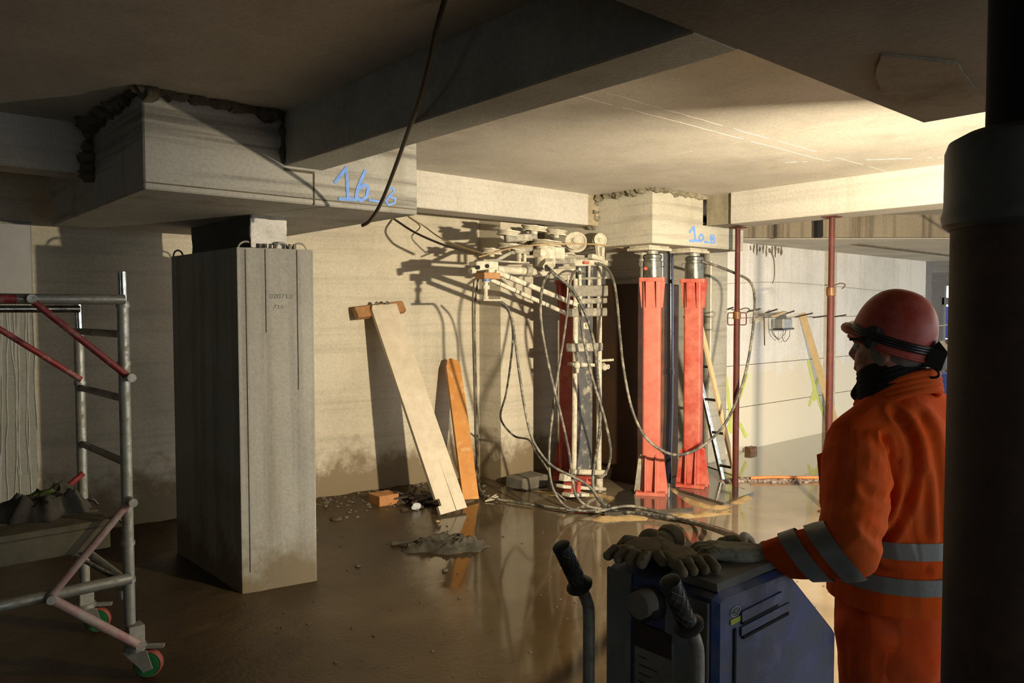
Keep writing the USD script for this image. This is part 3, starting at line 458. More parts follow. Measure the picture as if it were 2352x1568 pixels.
# horizontal arm, braces, left head and its spindle
R('arm_tube', cyl((4.039, 4.800, 2.012), (4.463, 4.800, 2.004), .034, n=16), 'slurry_white'); R('arm_tube', cyl((4.443, 4.800, 1.989), (4.938, 4.800, 2.027), .030, n=16), 'slurry_white')
R('arm_collar', cyl((4.344, 4.800, 2.011), (4.403, 4.800, 2.010), .052, n=18), 'grey_slurry'); R('arm_plate', bar((3.858, 4.800, 2.075), (4.349, 4.800, 2.073), .12, .014), 'grey_slurry')
R('brace', bar((3.996, 4.760, 1.988), (4.964, 4.760, 1.717), .035, .04, (0, 0, 1), .006), 'slurry_white'); R('brace', bar((4.007, 4.840, 1.928), (4.908, 4.840, 1.640), .035, .034, (0, 0, 1), .006), 'slurry_white')
for k in range(5):
    a, b = A((3.996, 4.760, 1.988)), A((4.964, 4.760, 1.717)); R('brace_band', bar(a+(b-a)*(.14+.19*k), a+(b-a)*(.15+.19*k), .037, .044), 'mast_grey')
    a, b = A((4.007, 4.840, 1.928)), A((4.908, 4.840, 1.640)); R('brace_band', bar(a+(b-a)*(.10+.19*k), a+(b-a)*(.108+.19*k), .037, .038), 'mast_grey')
hx = A((3.938, 4.800, 2.023))
R('head_bracket', J(bar((3.796, 4.800, 2.025), (3.993, 4.800, 2.053), .11, .075, (0, 0, 1), .008), bar((3.993, 4.800, 2.088), (3.992, 4.800, 1.961), .10, .05, (0, 1, 0), .006)), 'slurry_white')
for px in ((3.796, 4.735, 2.015), (3.889, 4.735, 2.029)): R('bracket_hole', cyl(px, A(px)+A(0, -.008, 0), .016, n=14), 'void_black')
R('head_bolt', cyl((3.754, 4.780, 1.988), (3.797, 4.780, 1.996), .026, n=12), 'slurry_white')
R('wood_block', box(A((3.866, 4.800, 1.930))-A(0, .06, 0), A((4.034, 4.800, 1.980))+A(0, .06, 0), .004), 'wood_brown', label='small wooden block clamped under the arm head')
R('spindle', J(cyl((3.933, 4.800, 1.932), (3.933, 4.800, 1.904), .03), cyl((3.929, 4.800, 1.911), (3.923, 4.800, 1.771), .018), cyl((3.928, 4.800, 1.879), (3.928, 4.800, 1.848), .03), cyl((3.924, 4.800, 1.792), (3.923, 4.800, 1.771), .026)), 'slurry_white')
R('spindle_collar', cyl((3.933, 4.800, 1.928), (3.933, 4.800, 1.911), .034), 'stained_blue'); R('spindle_foot', J(bar((3.870, 4.800, 1.760), (4.061, 4.800, 1.762), .09, .014, (0, 0, 1), .004), cyl((3.923, 4.800, 1.757), (3.924, 4.800, 1.782), .036, .02)), 'slurry_white')
# pulleys
def pulley(c, r, ax, tone='slurry_white', hub=True):
    prof = [(.0, -.018), (r*.4, -.018), (r*.45, -.010), (r*.8, -.012), (r*.85, -.020), (r, -.022), (r, -.014), (r*.86, -.002), (r*.86, .002), (r, .014), (r, .022), (r*.85, .020), (r*.8, .012), (r*.45, .010), (r*.4, .018), (0, .018)]
    w = R('pulley', lathe(prof, c, ax, 40), tone)
    if hub: part(w, 'hub', cyl(A(c)-unit(ax)*.045, A(c)+unit(ax)*.03, r*.28, n=18), 'slurry_white')
up = unit((.05, -.10, 1)); 
for c, r, ax in (((4.214, 4.850, 2.319), .100, up), ((4.412, 4.750, 2.360), .112, up), ((4.771, 4.850, 2.359), .095, up), ((4.313, 4.920, 2.213), .135, up), ((4.505, 4.700, 2.243), .130, up), ((4.493, 4.920, 2.264), .09, up), ((4.991, 4.950, 2.208), .09, up), ((4.118, 4.950, 2.169), .09, up)): pulley(c, r, ax)
pulley((4.883, 4.720, 2.272), .094, unit((-.62, -.62, .48))); pulley((5.186, 4.720, 2.305), .062, unit((-.35, -.9, .1)))
R('pulley_arm', bar((4.133, 4.800, 2.264), (4.446, 4.760, 2.294), .05, .06, (0, 0, 1), .008), 'grey_slurry'); R('pulley_arm', bar((4.271, 4.850, 2.174), (4.433, 4.800, 2.201), .06, .05, (0, 0, 1), .008), 'grey_slurry')
R('pulley_arm', bar((4.066, 4.860, 2.080), (4.241, 4.860, 2.159), .04, .03, (0, 0, 1), .006), 'grey_slurry'); R('pulley_arm', bar((4.241, 4.860, 2.159), (4.470, 4.840, 2.161), .04, .03, (0, 0, 1), .006), 'grey_slurry')
R('pulley_arm', bar((4.618, 4.780, 2.098), (5.090, 4.800, 2.125), .07, .05, (0, 0, 1), .008), 'grey_slurry'); R('pulley_arm', bar((5.104, 4.760, 2.163), (5.272, 4.760, 2.139), .07, .045, (0, 0, 1), .008), 'slurry_white')
R('fork', J(bar((5.130, 4.700, 2.270), (5.191, 4.740, 2.150), .02, .03, (0, 1, 0)), bar((5.265, 4.760, 2.297), (5.282, 4.780, 2.156), .035, .05, (0, 1, 0), .006)), 'slurry_white')
R('drive_motor', J(rough(J(cyl((4.514, 4.720, 2.230), (4.509, 4.720, 2.047), .085, n=24)), .006, 20, 3), box(A((4.409, 4.720, 2.123))-A(0, .06, 0), A((4.489, 4.720, 2.192))+A(0, .05, 0), .01), box(A((4.570, 4.720, 2.108))-A(0, .05, 0), A((4.706, 4.720, 2.218))+A(0, .06, 0), .012), cyl((4.482, 4.660, 2.072), (4.434, 4.600, 2.039), .05, n=6), cyl((4.483, 4.640, 2.086), (4.494, 4.600, 2.077), .03, n=6)), 'slurry_white', label='pale mud-splashed drive motor')
R('lug', J(*[box(A(p)-A(.014, .02, .04), A(p)+A(.014, .02, .04), .008) for p in ((4.285, 4.800, 2.111), (4.344, 4.800, 2.113))]), 'slurry_white')
R('red_clip', box(A((4.988, 4.720, 2.087))-A(0, .01, 0), A((5.044, 4.720, 2.112))+A(0, .02, 0), .004), 'red_paint')
# hoses and wire; each hangs free of the rig's frame
def hose(name, pts, r, mt, label, cat='hose', k=10): return single(name, tube([A(p) for p in pts], r, 8, k), mt, label, cat, smooth=60)
hose('saw_wire', [(3.978, 4.950, 2.116), (4.162, 4.780, 2.183), (4.346, 4.560, 2.214), (4.796, 4.600, 2.245), (5.138, 4.660, 2.260), (5.445, 4.660, 2.248), (5.707, 4.640, 2.236), (5.954, 4.660, 2.233)], .0065, 'wire_tan', 'thin tan sawing wire running from the pulleys to the block above the jacks', 'wire')
hose('saw_wire', [(5.856, 4.750, 2.242), (5.596, 4.800, 2.253), (5.397, 4.950, 2.276), (5.061, 5.020, 2.263)], .005, 'wire_tan', 'second tan sawing wire strand behind the pulleys', 'wire')
hose('lead_cable', [(3.861, 6.040, 2.514), (3.744, 5.550, 2.353), (3.765, 5.200, 2.231), (3.837, 5.000, 2.169), (3.906, 4.860, 2.126)], .010, 'cable_brown', 'dark cable sagging from behind the 16_B block to the saw rig', 'cable')
hose('lead_wire', [(4.022, 6.033, 2.550), (4.136, 5.951, 2.458), (3.982, 5.500, 2.316), (4.000, 5.200, 2.215), (4.025, 4.950, 2.147)], .006, 'wire_tan', 'thin pale wire beside the dark cable above the leaning plank', 'wire')
hose('hydraulic_hose', [(5.136, 4.700, 2.099), (5.163, 4.620, 2.058), (5.177, 4.550, 1.955), (5.116, 4.450, 1.761), (5.042, 4.350, 1.462), (4.977, 4.250, 1.172), (4.967, 4.150, 0.851), (5.042, 4.080, 0.632), (5.199, 4.020, 0.497), (5.399, 3.980, 0.440), (5.701, 3.980, 0.472), (6.065, 4.000, 0.610), (6.159, 3.900, 0.891), (6.247, 3.860, 1.207), (6.367, 3.880, 1.563), (6.476, 3.940, 1.806), (6.489, 4.000, 1.946), (6.347, 4.060, 2.018), (6.152, 4.120, 2.079), (6.035, 4.220, 2.127)], .0125, 'hose_grey', 'long grey hose looping from the rig mast past the red columns to the right jack')
hose('hydraulic_hose', [(4.956, 4.700, 2.000), (4.733, 4.580, 2.012), (4.619, 4.520, 1.940), (4.568, 4.500, 1.758), (4.502, 4.480, 1.507), (4.427, 4.460, 1.260), (4.373, 4.460, 1.015), (4.377, 4.500, 0.797), (4.348, 4.500, 0.585), (4.309, 4.460, 0.382), (4.319, 4.420, 0.227), (4.398, 4.380, 0.097), (4.509, 4.320, 0.047), (4.609, 4.220, 0.049)], .011, 'hose_grey', 'slim hose bending down in front of the red column behind the rig')
hose('hydraulic_hose', [(4.423, 4.640, 2.062), (4.416, 4.520, 1.978), (4.527, 4.460, 1.879), (4.630, 4.440, 1.758), (4.725, 4.420, 1.577), (4.801, 4.420, 1.356), (4.839, 4.420, 1.096), (4.873, 4.420, 0.833), (4.858, 4.420, 0.611), (4.836, 4.440, 0.424), (4.804, 4.440, 0.279), (4.772, 4.400, 0.160), (4.749, 4.300, 0.082), (4.768, 4.220, 0.065)], .0145, 'hose_black', 'thick black hose curving from the drive motor down the mast')
hose('hydraulic_hose', [(4.797, 4.600, 1.724), (4.714, 4.500, 1.613), (4.710, 4.460, 1.431), (4.769, 4.440, 1.172), (4.824, 4.420, 0.986), (4.856, 4.400, 0.874), (4.923, 4.400, 0.700), (5.003, 4.420, 0.481), (5.026, 4.460, 0.320), (5.014, 4.520, 0.221), (5.000, 4.600, 0.202)], .0125, 'hose_grey', 'pale hose making a hanging bow at the right of the mast')
hose('hydraulic_hose', [(4.444, 4.600, 1.982), (4.279, 4.500, 1.896), (4.213, 4.460, 1.756), (4.199, 4.440, 1.583), (4.232, 4.420, 1.341), (4.299, 4.400, 1.060), (4.388, 4.400, 0.806), (4.484, 4.420, 0.544), (4.550, 4.440, 0.315), (4.530, 4.380, 0.165), (4.570, 4.300, 0.083), (4.660, 4.200, 0.051)], .0115, 'hose_grey', 'grey hose dropping from the motor across the third red column')
hose('hydraulic_hose', [(4.065, 4.800, 1.758), (4.089, 4.740, 1.715), (4.119, 4.700, 1.616), (4.116, 4.660, 1.441), (4.122, 4.620, 1.196), (4.143, 4.580, 0.916), (4.163, 4.520, 0.675), (4.226, 4.460, 0.517), (4.334, 4.420, 0.406), (4.540, 4.400, 0.301), (4.686, 4.380, 0.210), (4.706, 4.280, 0.115)], .011, 'hose_grey', 'grey hose hanging from the left spindle foot and swinging to the mast foot')
hose('hydraulic_hose', [(4.135, 4.860, 1.752), (4.230, 4.860, 1.651), (4.286, 4.880, 1.467), (4.317, 4.950, 1.204), (4.354, 5.050, 0.951), (4.421, 5.200, 0.720), (4.663, 5.300, 0.525), (4.579, 5.000, 0.532), (4.482, 4.800, 0.455), (4.444, 4.600, 0.323), (4.377, 4.500, 0.222), (4.439, 4.400, 0.123)], .009, 'hose_black', 'thin dark hose crossing behind the grey one near the pilaster')
hose('hydraulic_hose', [(4.722, 5.890, 1.986), (4.715, 5.930, 1.732), (4.721, 5.940, 1.389), (4.733, 5.939, 0.872), (4.742, 5.938, 0.439), (4.735, 5.918, 0.095), (4.317, 5.322, 0.030), (4.371, 4.969, 0.020), (4.466, 4.686, 0.020), (4.583, 4.391, 0.020), (4.730, 4.187, 0.020)], .010, 'hose_grey', 'grey hose running down the back wall beside the pilaster')
for k, (z, r, pts, lb) in enumerate(((.02, .014, [(4.846, 4.387, 0.020), (4.923, 4.164, 0.020), (4.964, 3.835, 0.020), (4.932, 3.477, 0.030), (4.200, 2.763, 0.261), (3.418, 2.131, 0.504), (2.625, 1.576, 0.755), (2.12, 1.35, .93), (1.975, 1.225, .90)], 'lowest of the dark hoses lying across the wet floor to the blue machine'),
        (.02, .016, [(4.503, 4.463, 0.020), (4.718, 4.271, 0.020), (4.846, 3.962, 0.030), (4.924, 3.634, 0.040), (4.907, 3.342, 0.050), (3.903, 2.497, 0.371), (3.180, 1.946, 0.594), (2.498, 1.489, 0.802), (2.12, 1.28, .93), (1.985, 1.165, .90)], 'thickest of the dark hoses lying across the wet floor to the blue machine'),
        (.02, .012, [(4.556, 4.190, 0.050), (4.869, 4.119, 0.060), (4.950, 3.912, 0.050), (4.915, 3.627, 0.050), (4.414, 2.972, 0.206), (3.584, 2.250, 0.469), (2.665, 1.607, 0.760), (2.12, 1.32, .97), (1.965, 1.195, .90)], 'grey hose arching over the floor hoses to the blue machine'))):
    hose('floor_hose', pts, r, 'hose_grey' if k == 2 else 'hose_black', lb)
hose('hanging_cable', [(1.550, 2.104, 2.713), (1.564, 2.168, 2.645), (1.614, 2.292, 2.553), (1.700, 2.479, 2.475), (1.808, 2.714, 2.425), (1.963, 3.041, 2.363), (2.109, 3.374, 2.280), (2.156, 3.529, 2.212), (2.157, 3.618, 2.156), (2.144, 3.669, 2.136)], .0095, 'cable_brown', 'dark cable dangling from the ceiling in front of the 16_B lettering', 'cable')

# ------------------------------------------------------------------ timber, rags and rubble along the back wall
pl = thing('leaning_plank', 'long pale plank with a wooden cross cleat leaning on the back wall', 'plank', (3.80, 5.08, 0))
a, b = A(3.785, 5.075, .012), A(3.70, 5.985, 1.70); sx = unit(A(.97, -.02, .03)); ax = unit(b-a); nx = unit(np.cross(ax, sx)); sx = np.cross(nx, ax)
nx = nx if nx[1] < 0 else -nx
w = .135; pg = Polygon([(-w, .0), (w, .0), (w, 1.94), (-w+.02, 1.94), (-w, 1.90), (-w, .13), (-w+.035, .13), (-w+.035, .07), (-w, .07)])
part(pl, 'board', ext(pg, .032, a, sx, ax), 'plank_pale'); part(pl, 'split', ext(Polygon([(.02, .0), (.026, .0), (.022, .45)]), .0335, a-np.cross(sx, ax)*.0008, sx, ax), 'wood_dark', label='dark split in the lower end')
cl = np.cross(sx, ax)*(-1 if np.cross(sx, ax)[1] > 0 else 1)
part(pl, 'cleat', bar(b-ax*.02-sx*.27-cl*.034, b+ax*.015+sx*.24-cl*.034, .06, .105, ax, .004), 'wood_brown', label='brown wooden cross cleat behind the top')
part(pl, 'top_patch', J(*[ell(b+ax*.03+sx*q+cl*.034, (.022, .006, .02)) for q in (-.07, .04)]), 'mast_grey')
op = thing('leaning_plank', 'orange painted board with a rounded top leaning right of the pale plank', 'plank', (4.15, 5.3, 0))
a, b = A(4.135, 5.285, .01), A(4.42, 5.935, 1.25); ax = unit(b-a); sx = unit(A(.98, -.10, 0)); nx = unit(np.cross(sx, ax)); sx = np.cross(ax, nx)
sh = Polygon([(-.08, 0), (.078, .01), (.08, .6), (.075, 1.30), (.055, 1.36), (-.02, 1.38), (-.06, 1.36), (-.08, 1.28)]); part(op, 'board', ext(sh, .03, a, sx, ax), 'plank_orange')
single('wood_block', rough(box((3.425, 5.62, -.005), (3.62, 5.80, .098), .004), .003, 20, 2, .03), 'brick_orange', 'orange-brown wooden block lying at the foot of the back wall', 'block')
def crumple(c, rx, ry, h, seed, rot=0.0, n=60, folds=7.0):
    g = np.random.default_rng(seed); th = np.linspace(0, 2*np.pi, 90, endpoint=False); rad = np.linspace(0, 1, n); v = []
    edge = .45+1.0*meshkit.fbm(np.stack([np.cos(th)*1.6+seed, np.sin(th)*1.6, 0*th], -1), 3, seed)
    R_, TH = np.meshgrid(rad, th, indexing='ij'); X = R_*np.cos(TH)*rx*edge; Y = R_*np.sin(TH)*ry*edge; P = np.stack([X, Y, 0*X], -1)
    wv = P + .05*np.stack([meshkit.fbm(P*5, 2, seed+7), meshkit.fbm(P*5+9, 2, seed+8), 0*X], -1)
    q = (1-np.abs(meshkit.fbm(wv*folds, 2, seed)-.5)*2)**5; q2 = (1-np.abs(meshkit.fbm(wv*A(folds*.7, folds*2.0, 1)+5, 2, seed+3)-.5)*2)**4; lo = meshkit.fbm(P*4+2, 2, seed+4)
    Zt = h*(1-R_**4)*(.10+.55*lo+.75*q*lo+.45*q2*(1-lo)); ca, sa = math.cos(rot), math.sin(rot)
    top = np.stack([c[0]+X*ca-Y*sa, c[1]+X*sa+Y*ca, c[2]+Zt], -1).reshape(-1, 3); f = []; m = len(th)
    for i in range(n-1):
        for j in range(m): k = (j+1) % m; f += [[i*m+j, (i+1)*m+j, (i+1)*m+k], [i*m+j, (i+1)*m+k, i*m+k]]
    bot = top[-m:].copy(); bot[:, 2] = c[2]-.004; v = np.vstack([top, bot, [[c[0], c[1], c[2]-.004]]]); e = (n-1)*m
    for j in range(m): k = (j+1) % m; f += [[e+j, n*m+j, n*m+k], [e+j, n*m+k, e+k], [len(v)-1, n*m+k, n*m+j]]
    return trimesh.Trimesh(v, f, process=False)
single('floor_rag', J(crumple((3.20, 4.42, .0), .31, .17, .08, 11, -.72, folds=13), tube([(2.93, 4.66, .015), (3.0, 4.62, .02), (3.08, 4.56, .03)], [.02, .014], 8, 4)), 'rag_floor', 'dark crumpled wet rag lying on the floor in front of the planks', 'rag', smooth=True)
wd = thing('scrap_heap', 'dark heap of broken boards and dirt behind the pale plank', 'debris', (3.75, 5.6, .04), kind='stuff')
g = np.random.default_rng(21); part(wd, 'board_scraps', J(*[bar((c := A(3.62+.32*g.random(), 5.42+.3*g.random(), .012+.05*g.random()))-(d := unit(A(g.normal(), g.normal()*.6, g.normal()*.12)))*.11, c+d*g.uniform(.08, .15), .045, .014) for _ in range(16)], clumps(40, lambda g: (A(3.5+.6*g.random(), 5.35+.45*g.random(), .008+.025*g.random()), g.uniform(.012, .035)), 5)), 'wood_dark')
single('paper_scrap', rough(ell((3.62, 5.36, .03), (.045, .02, .03), sub=3), .012, 30, 4), 'paper_white', 'small crumpled white scrap beside the orange-brown block', 'litter')
single('splinter_bundle', J(*[bar((4.22+.02*k, 5.18+.01*k, .01), (4.34+.015*k, 5.13+.03*k, .025+.012*(k % 2)), .012, .008) for k in range(4)]), 'slurry_white', 'bundle of pale splinters at the foot of the orange board', 'debris')
single('concrete_block', rough(box((4.73, 5.25, .0), (5.06, 5.50, .115), .012), .006, 12, 6, .03), 'stone_grey', 'low grey concrete block at the foot of the wall pilaster', 'block')
def wall_stone(g): t = g.uniform(-1.2, 1.5); s = abs(g.normal(0, .28))+.03; p = wl(t, s); return A(p[0], p[1], float(fz(p[0], p[1]))+.002), g.uniform(.006, .022)
dbr = thing('wall_debris', 'small dark stones and dirt strewn along the foot of the back wall', 'debris', (3.6, 5.9, 0), kind='stuff'); part(dbr, 'stones', clumps(260, wall_stone, 31), 'stone_grey', smooth=False)
def floor_bit(g):
    x, y = g.uniform(1.6, 4.6), g.uniform(2.0, 5.3)
    if x < 2.35 and y > 4.2: y = y-2.2
    return A(x, y, float(fz(x, y))), g.uniform(.005, .013)
dbr = thing('floor_grit', 'scattered dark grit and mud crumbs on the wet floor', 'debris', (3, 4, 0), kind='stuff'); part(dbr, 'crumbs', clumps(150, floor_bit, 33, .5), 'wood_dark', smooth=False)
for k, ((x, y, z), s, lb) in enumerate((((2.964, 5.539, 0.000), .05, 'flat dark lump of mud beside the column at left of the planks'), ((2.523, 4.416, 0.000), .022, 'small black stone on the floor right of the column foot'), ((3.375, 4.628, 0.000), .03, 'small dark lump just behind the floor rag'), ((2.900, 3.969, 0.000), .022, 'small dark stone in front of the floor rag'), ((3.540, 4.941, 0.000), .02, 'small pale pebble just in front of the pale plank'))):
    single('floor_stone', rough(ell((x, y, .008), (s, s*.8, s*.5)), .3*s, .6/s, k), 'sand' if k == 4 else 'wood_dark', lb, 'stone')

# ------------------------------------------------------------------ right-hand bay: puddle, rubble, props, ladder, things on the wall
single('puddle', ext(Polygon([(6.75, 4.25), (7.2, 3.85), (7.7, 3.72), (9.2, 3.4), (12.5, 3.1), (13.3, 4.0), (13.3, 5.04), (7.5, 5.04), (7.0, 4.85)]), .012, (0, 0, -.004), (1, 0, 0), (0, 1, 0)), 'puddle_water', 'still muddy puddle along the foot of the right wall', 'water')
r0, r1 = A(6.47, 4.30), A(7.25, 3.60)
def rubble(g): t = g.random(); p = r0+(r1-r0)*t+unit(A(.67, .74))*g.normal(0, .045); return A(*p, .006), g.uniform(.008, .022)
dbr = thing('rubble_line', 'thin line of brick-red and white rubble between the props and the puddle', 'rubble', (6.9, 3.9, 0), kind='stuff'); part(dbr, 'bits', J(clumps(260, rubble, 41, .7)), 'rubble_mix', smooth=False)
single('orange_hose_pipe', tube([(6.70, 4.10, .03), (6.9, 3.94, .035), (7.1, 3.77, .03), (7.5, 3.42, .03)], .016, 10), 'orange_pipe', 'orange plastic pipe lying in the rubble line behind the worker', 'pipe')
single('brick_bit', rough(box((7.98, 4.88, .0), (8.12, 4.97, .07), .01), .008, 14, 3, .03), 'rust_streak', 'broken reddish brick lump at the foot of the right wall', 'brick')
def steel_prop(x, y, ztop, zc, label, hooked):
    t = thing('steel_prop', label, 'steel prop', (x, y, 0)); 
    part(t, 'outer_tube', cyl((x, y, .008), (x, y, zc), .0285, n=22), 'prop_red'); part(t, 'inner_tube', cyl((x, y, zc-.02), (x, y, ztop-.006), .0235, n=22), 'prop_red')
    part(t, 'foot_plate', box((x-.06, y-.06, 0), (x+.06, y+.06, .01)), 'prop_red'); part(t, 'head_plate', box((x-.06, y-.06, ztop-.008), (x+.06, y+.06, ztop)), 'prop_red')
    part(t, 'collar_nut', lathe([(.029, -.04), (.036, -.035), (.036, .03), (.029, .035)], (x, y, zc-.03), n=22), 'rust_streak')
    u = A(.752, -.659, 0)
    if not hooked:
        for s in (-1, 1):
            o = A(x, y, zc-.055); part(t, 'nut_handle', tube([o+u*s*.03+A(0, 0, .045), o+u*s*.075+A(0, 0, .045), o+u*s*.085+A(0, 0, .03), o+u*s*.085-A(0, 0, .05), o+u*s*.075-A(0, 0, .065), o+u*s*.03-A(0, 0, .065)], .005, 6, 4), 'prop_red')
    part(t, 'pin', tube([A(x, y, zc+.02)-u*.05, A(x, y, zc+.02)+u*.02, A(x, y, zc+.035)+u*.08, A(x, y, zc+.02)+u*.115, A(x, y, zc-.01)+u*.09], .0055, 6, 5), 'rebar')
steel_prop(6.28, 4.0, BS, 1.66, 'rusty red steel prop with looped nut handles, left of the two props', False)
steel_prop(6.15, 3.04, BS, 1.86, 'rusty red steel prop beside the worker, right of the two props', True)
lad = thing('ladder', 'narrow aluminium ladder leaning against the clad column behind the right red column', 'ladder', (6.48, 4.2, 0))
u0, u1, v0, v1 = A(6.487, 4.273, .01), A(6.481, 4.11, .01), A(6.37, 4.64, 1.62), A(6.36, 4.48, 1.62)
part(lad, 'rail', bar(u0, v0, .028, .05, (1, 0, 0), .003), 'chrome'); part(lad, 'rail', bar(u1, v1, .028, .05, (1, 0, 0), .003), 'lath')
for k in range(5): t = .09+.2*k; part(lad, 'rung', cyl(A(6.487, 4.273, .01)*(1-t)+A(6.37, 4.64, 1.62)*t, A(6.481, 4.11, .01)*(1-t)+A(6.36, 4.48, 1.62)*t, .013, n=10), 'dark_steel')
for k, (p0, p1, lb) in enumerate((((7.616, 5.020, 1.670), (7.459, 4.800, 1.704), 'short rusty starter bar, leftmost of the row on the right wall'), ((8.159, 5.060, 1.654), (7.912, 4.740, 1.689), 'rusty starter bar poking out beside the first red prop'), ((8.556, 5.060, 1.636), (8.280, 4.740, 1.684), 'rusty starter bar left of the hanging site lamp'), ((9.029, 5.060, 1.624), (8.706, 4.760, 1.663), 'rusty starter bar that carries the site lamp'), ((9.279, 5.060, 1.583), (9.038, 4.700, 1.635), 'rusty starter bar behind the top of the pale lath'), ((9.743, 5.060, 1.574), (9.497, 4.740, 1.600), 'rusty starter bar left of the second red prop'), ((10.287, 5.060, 1.576), (10.008, 4.740, 1.608), 'rusty starter bar nearest the worker helmet'))):
    single('starter_bar', cyl(p0, p1, .009, n=8), 'rebar', lb, 'steel bar', 'starter bars on the right wall')
sl = thing('site_lamp', 'switched-off grey site lamp with coiled flex hung on the wall bars', 'lamp', (8.647, 4.860, 1.420))
part(sl, 'housing', J(box(A((8.515, 4.860, 1.443))-A(0, .07, 0), A((8.735, 4.860, 1.578))+A(0, .05, 0), .015), cyl((8.623, 4.860, 1.568), (8.703, 4.900, 1.631), .05, .03)), 'lamp_grey'); part(sl, 'front_rim', bar((8.470, 4.840, 1.444), (8.733, 4.840, 1.450), .14, .02), 'dark_steel')
part(sl, 'bracket', bar((8.333, 4.820, 1.602), (8.626, 4.840, 1.652), .05, .02), 'lath'); part(sl, 'stand_bar', bar((8.247, 4.900, 1.612), (8.611, 4.900, 1.621), .06, .05, (0, 0, 1), .004), 'lamp_grey'); part(sl, 'drop_rod', cyl((8.233, 4.880, 1.592), (8.250, 4.880, 1.257), .006), 'rust_streak')
part(sl, 'flex_coil', J(tube([(8.443, 4.900, 1.554), (8.476, 4.900, 1.412), (8.563, 4.880, 1.326), (8.694, 4.880, 1.376), (8.743, 4.880, 1.439)], .004, 6), tube([(8.629, 4.850, 1.431), (8.600, 4.850, 1.342), (8.663, 4.850, 1.293), (8.764, 4.850, 1.354), (8.790, 4.860, 1.438)], .004, 6), tube([(8.467, 4.920, 1.579), (8.491, 4.920, 1.395), (8.619, 4.900, 1.308)], .004, 6)), 'hose_grey')
cb = thing('cable_coil', 'short springy white coil hanging left of the site lamp', 'cable', (8.163, 4.900, 1.567)); part(cb, 'spiral', tube([A((8.050, 4.900, 1.547))*(1-t)+A((8.248, 4.900, 1.581))*t+A(0, .018*math.sin(t*44), .022*math.cos(t*44)) for t in np.linspace(0, 1, 56)], .0045, 6, 2), 'white_cable')
single('wooden_lath', bar((9.652, 4.620, 0.029), (9.325, 4.990, 1.633), .085, .022, (1, 0, 0)), 'lath', 'pale wooden lath leaning on the right wall behind the second prop', 'lath')
lm = [[(7.712, 0.891), (7.789, 0.546), (7.830, 0.261)], [(8.150, 0.906), (8.006, 0.656), (7.845, 0.439), (7.723, 0.232)], [(8.012, 0.320), (8.136, 0.176)]]
single('spray_mark', strokes(lm, .026, 5.047, .003), 'lime_spray', 'yellow-green spray cross on the right wall behind the first prop', 'paint mark')
lm = [[(9.617, 0.996), (9.728, 0.759), (9.851, 0.546), (10.027, 0.296)], [(9.893, 0.761), (9.779, 0.593), (9.667, 0.427)], [(9.765, 0.698), (9.794, 0.492)]]
single('spray_mark', strokes(lm, .030, 5.047, .003), 'lime_spray', 'yellow-green spray mark on the right wall near the pale lath', 'paint mark')
struct('trim_2', box((10.02, 5.035, -.1), (10.34, 5.06, 2.47)), 'wall_concrete', label='yellowish vertical band on the right wall')
part(wr, 'peeling_patch', J(*[rough(ell((x, 5.05, 2.41), (.018, .003, .03+.025*(k % 3))), .02, 18, k) for k, x in enumerate(np.arange(8.2, 8.95, .07))], tube([(8.62, 5.045, 2.42), (8.72, 5.045, 2.3), (8.74, 5.045, 2.1), (8.70, 5.045, 2.0)], [.010, .004], 6)), 'brown_concrete')
single('string_line', tube([(7.43, 4.855, 1.97), (8.615, 4.850, 2.010), (10.529, 4.950, 1.983), (13.4, 5.03, 1.9)], .002, 5), 'wire_tan', 'thin string stretched across in front of the right wall', 'string')
# far room seen past the helmet
tr = thing('timber_rail', 'pale timber rail across the far room behind the helmet', 'rail', (14.6, 5.2, 0)); part(tr, 'rail', bar((14.600, 5.762, 0.742), (14.600, 4.830, 0.802), .10, .14), 'timber_rail'); [part(tr, 'post', box((14.56, y, -.02), (14.64, y+.08, .62)), 'timber_rail') for y in (4.0, 6.4)]
single('far_box', box((16.2, 5.55, -.1), (16.8, 5.95, .42)), 'outside_blue', 'dark blue box on the floor of the far room', 'box'); single('far_crate', box((16.6, 5.0, -.1), (17.2, 5.5, .42)), 'timber_rail', 'brown crate beside the blue box in the far room', 'crate')
single('outside_hut', box((21, 4.5, .95), (23, 7.6, 1.75)), 'outside_blue', 'blue site hut outside the far window', 'hut'); single('outside_screen', box((20.2, 6.0, -.2), (20.4, 9, .95)), 'outside_plum', 'plum-coloured hoarding outside the far window', 'screen')
single('site_cable', tube([(13.44, 5.04, 1.45), (12.600, 4.570, 1.428), (12.200, 4.248, 1.458), (11.600, 3.768, 1.543), (10.5, 2.6, 1.75), (7.4, 2.6, 2.47)], .008, 6), 'white_cable', 'white cable slung across behind the helmet', 'cable')

# ------------------------------------------------------------------ rolling scaffold at left
sf = thing('scaffold_tower', 'galvanised rolling scaffold tower with red braces and green castors at left', 'scaffold', (.96, 4.05, 0))
S = lambda n, m, mt, **k: part(sf, n, m, mt, **k)
PA, PB = A(.965, 3.745), A(.935, 4.45)
for P_, zt, zl in ((PA, 1.855, .26), (PB, 1.72, .25)):
    S('standard', cyl((*P_, zl), (*P_, zt-.13), .0245, n=20), 'galvanised'); S('spigot', cyl((*P_, zt-.14), (*P_, zt), .019, n=18), 'chrome')
    [S('ring_clamp', cyl((*P_, z), (*P_, z+.02), .029, n=20), 'galvanised') for z in (zt-.16, zt-.42, .62, .45)]
for z in (1.575, 1.285, .995): S('rung', cyl((*PA, z), (*PB, z), .017, n=14), 'dark_steel')
S('frame_rail', cyl((*PA, .44), (*PB, .44), .02, n=14), 'galvanised')
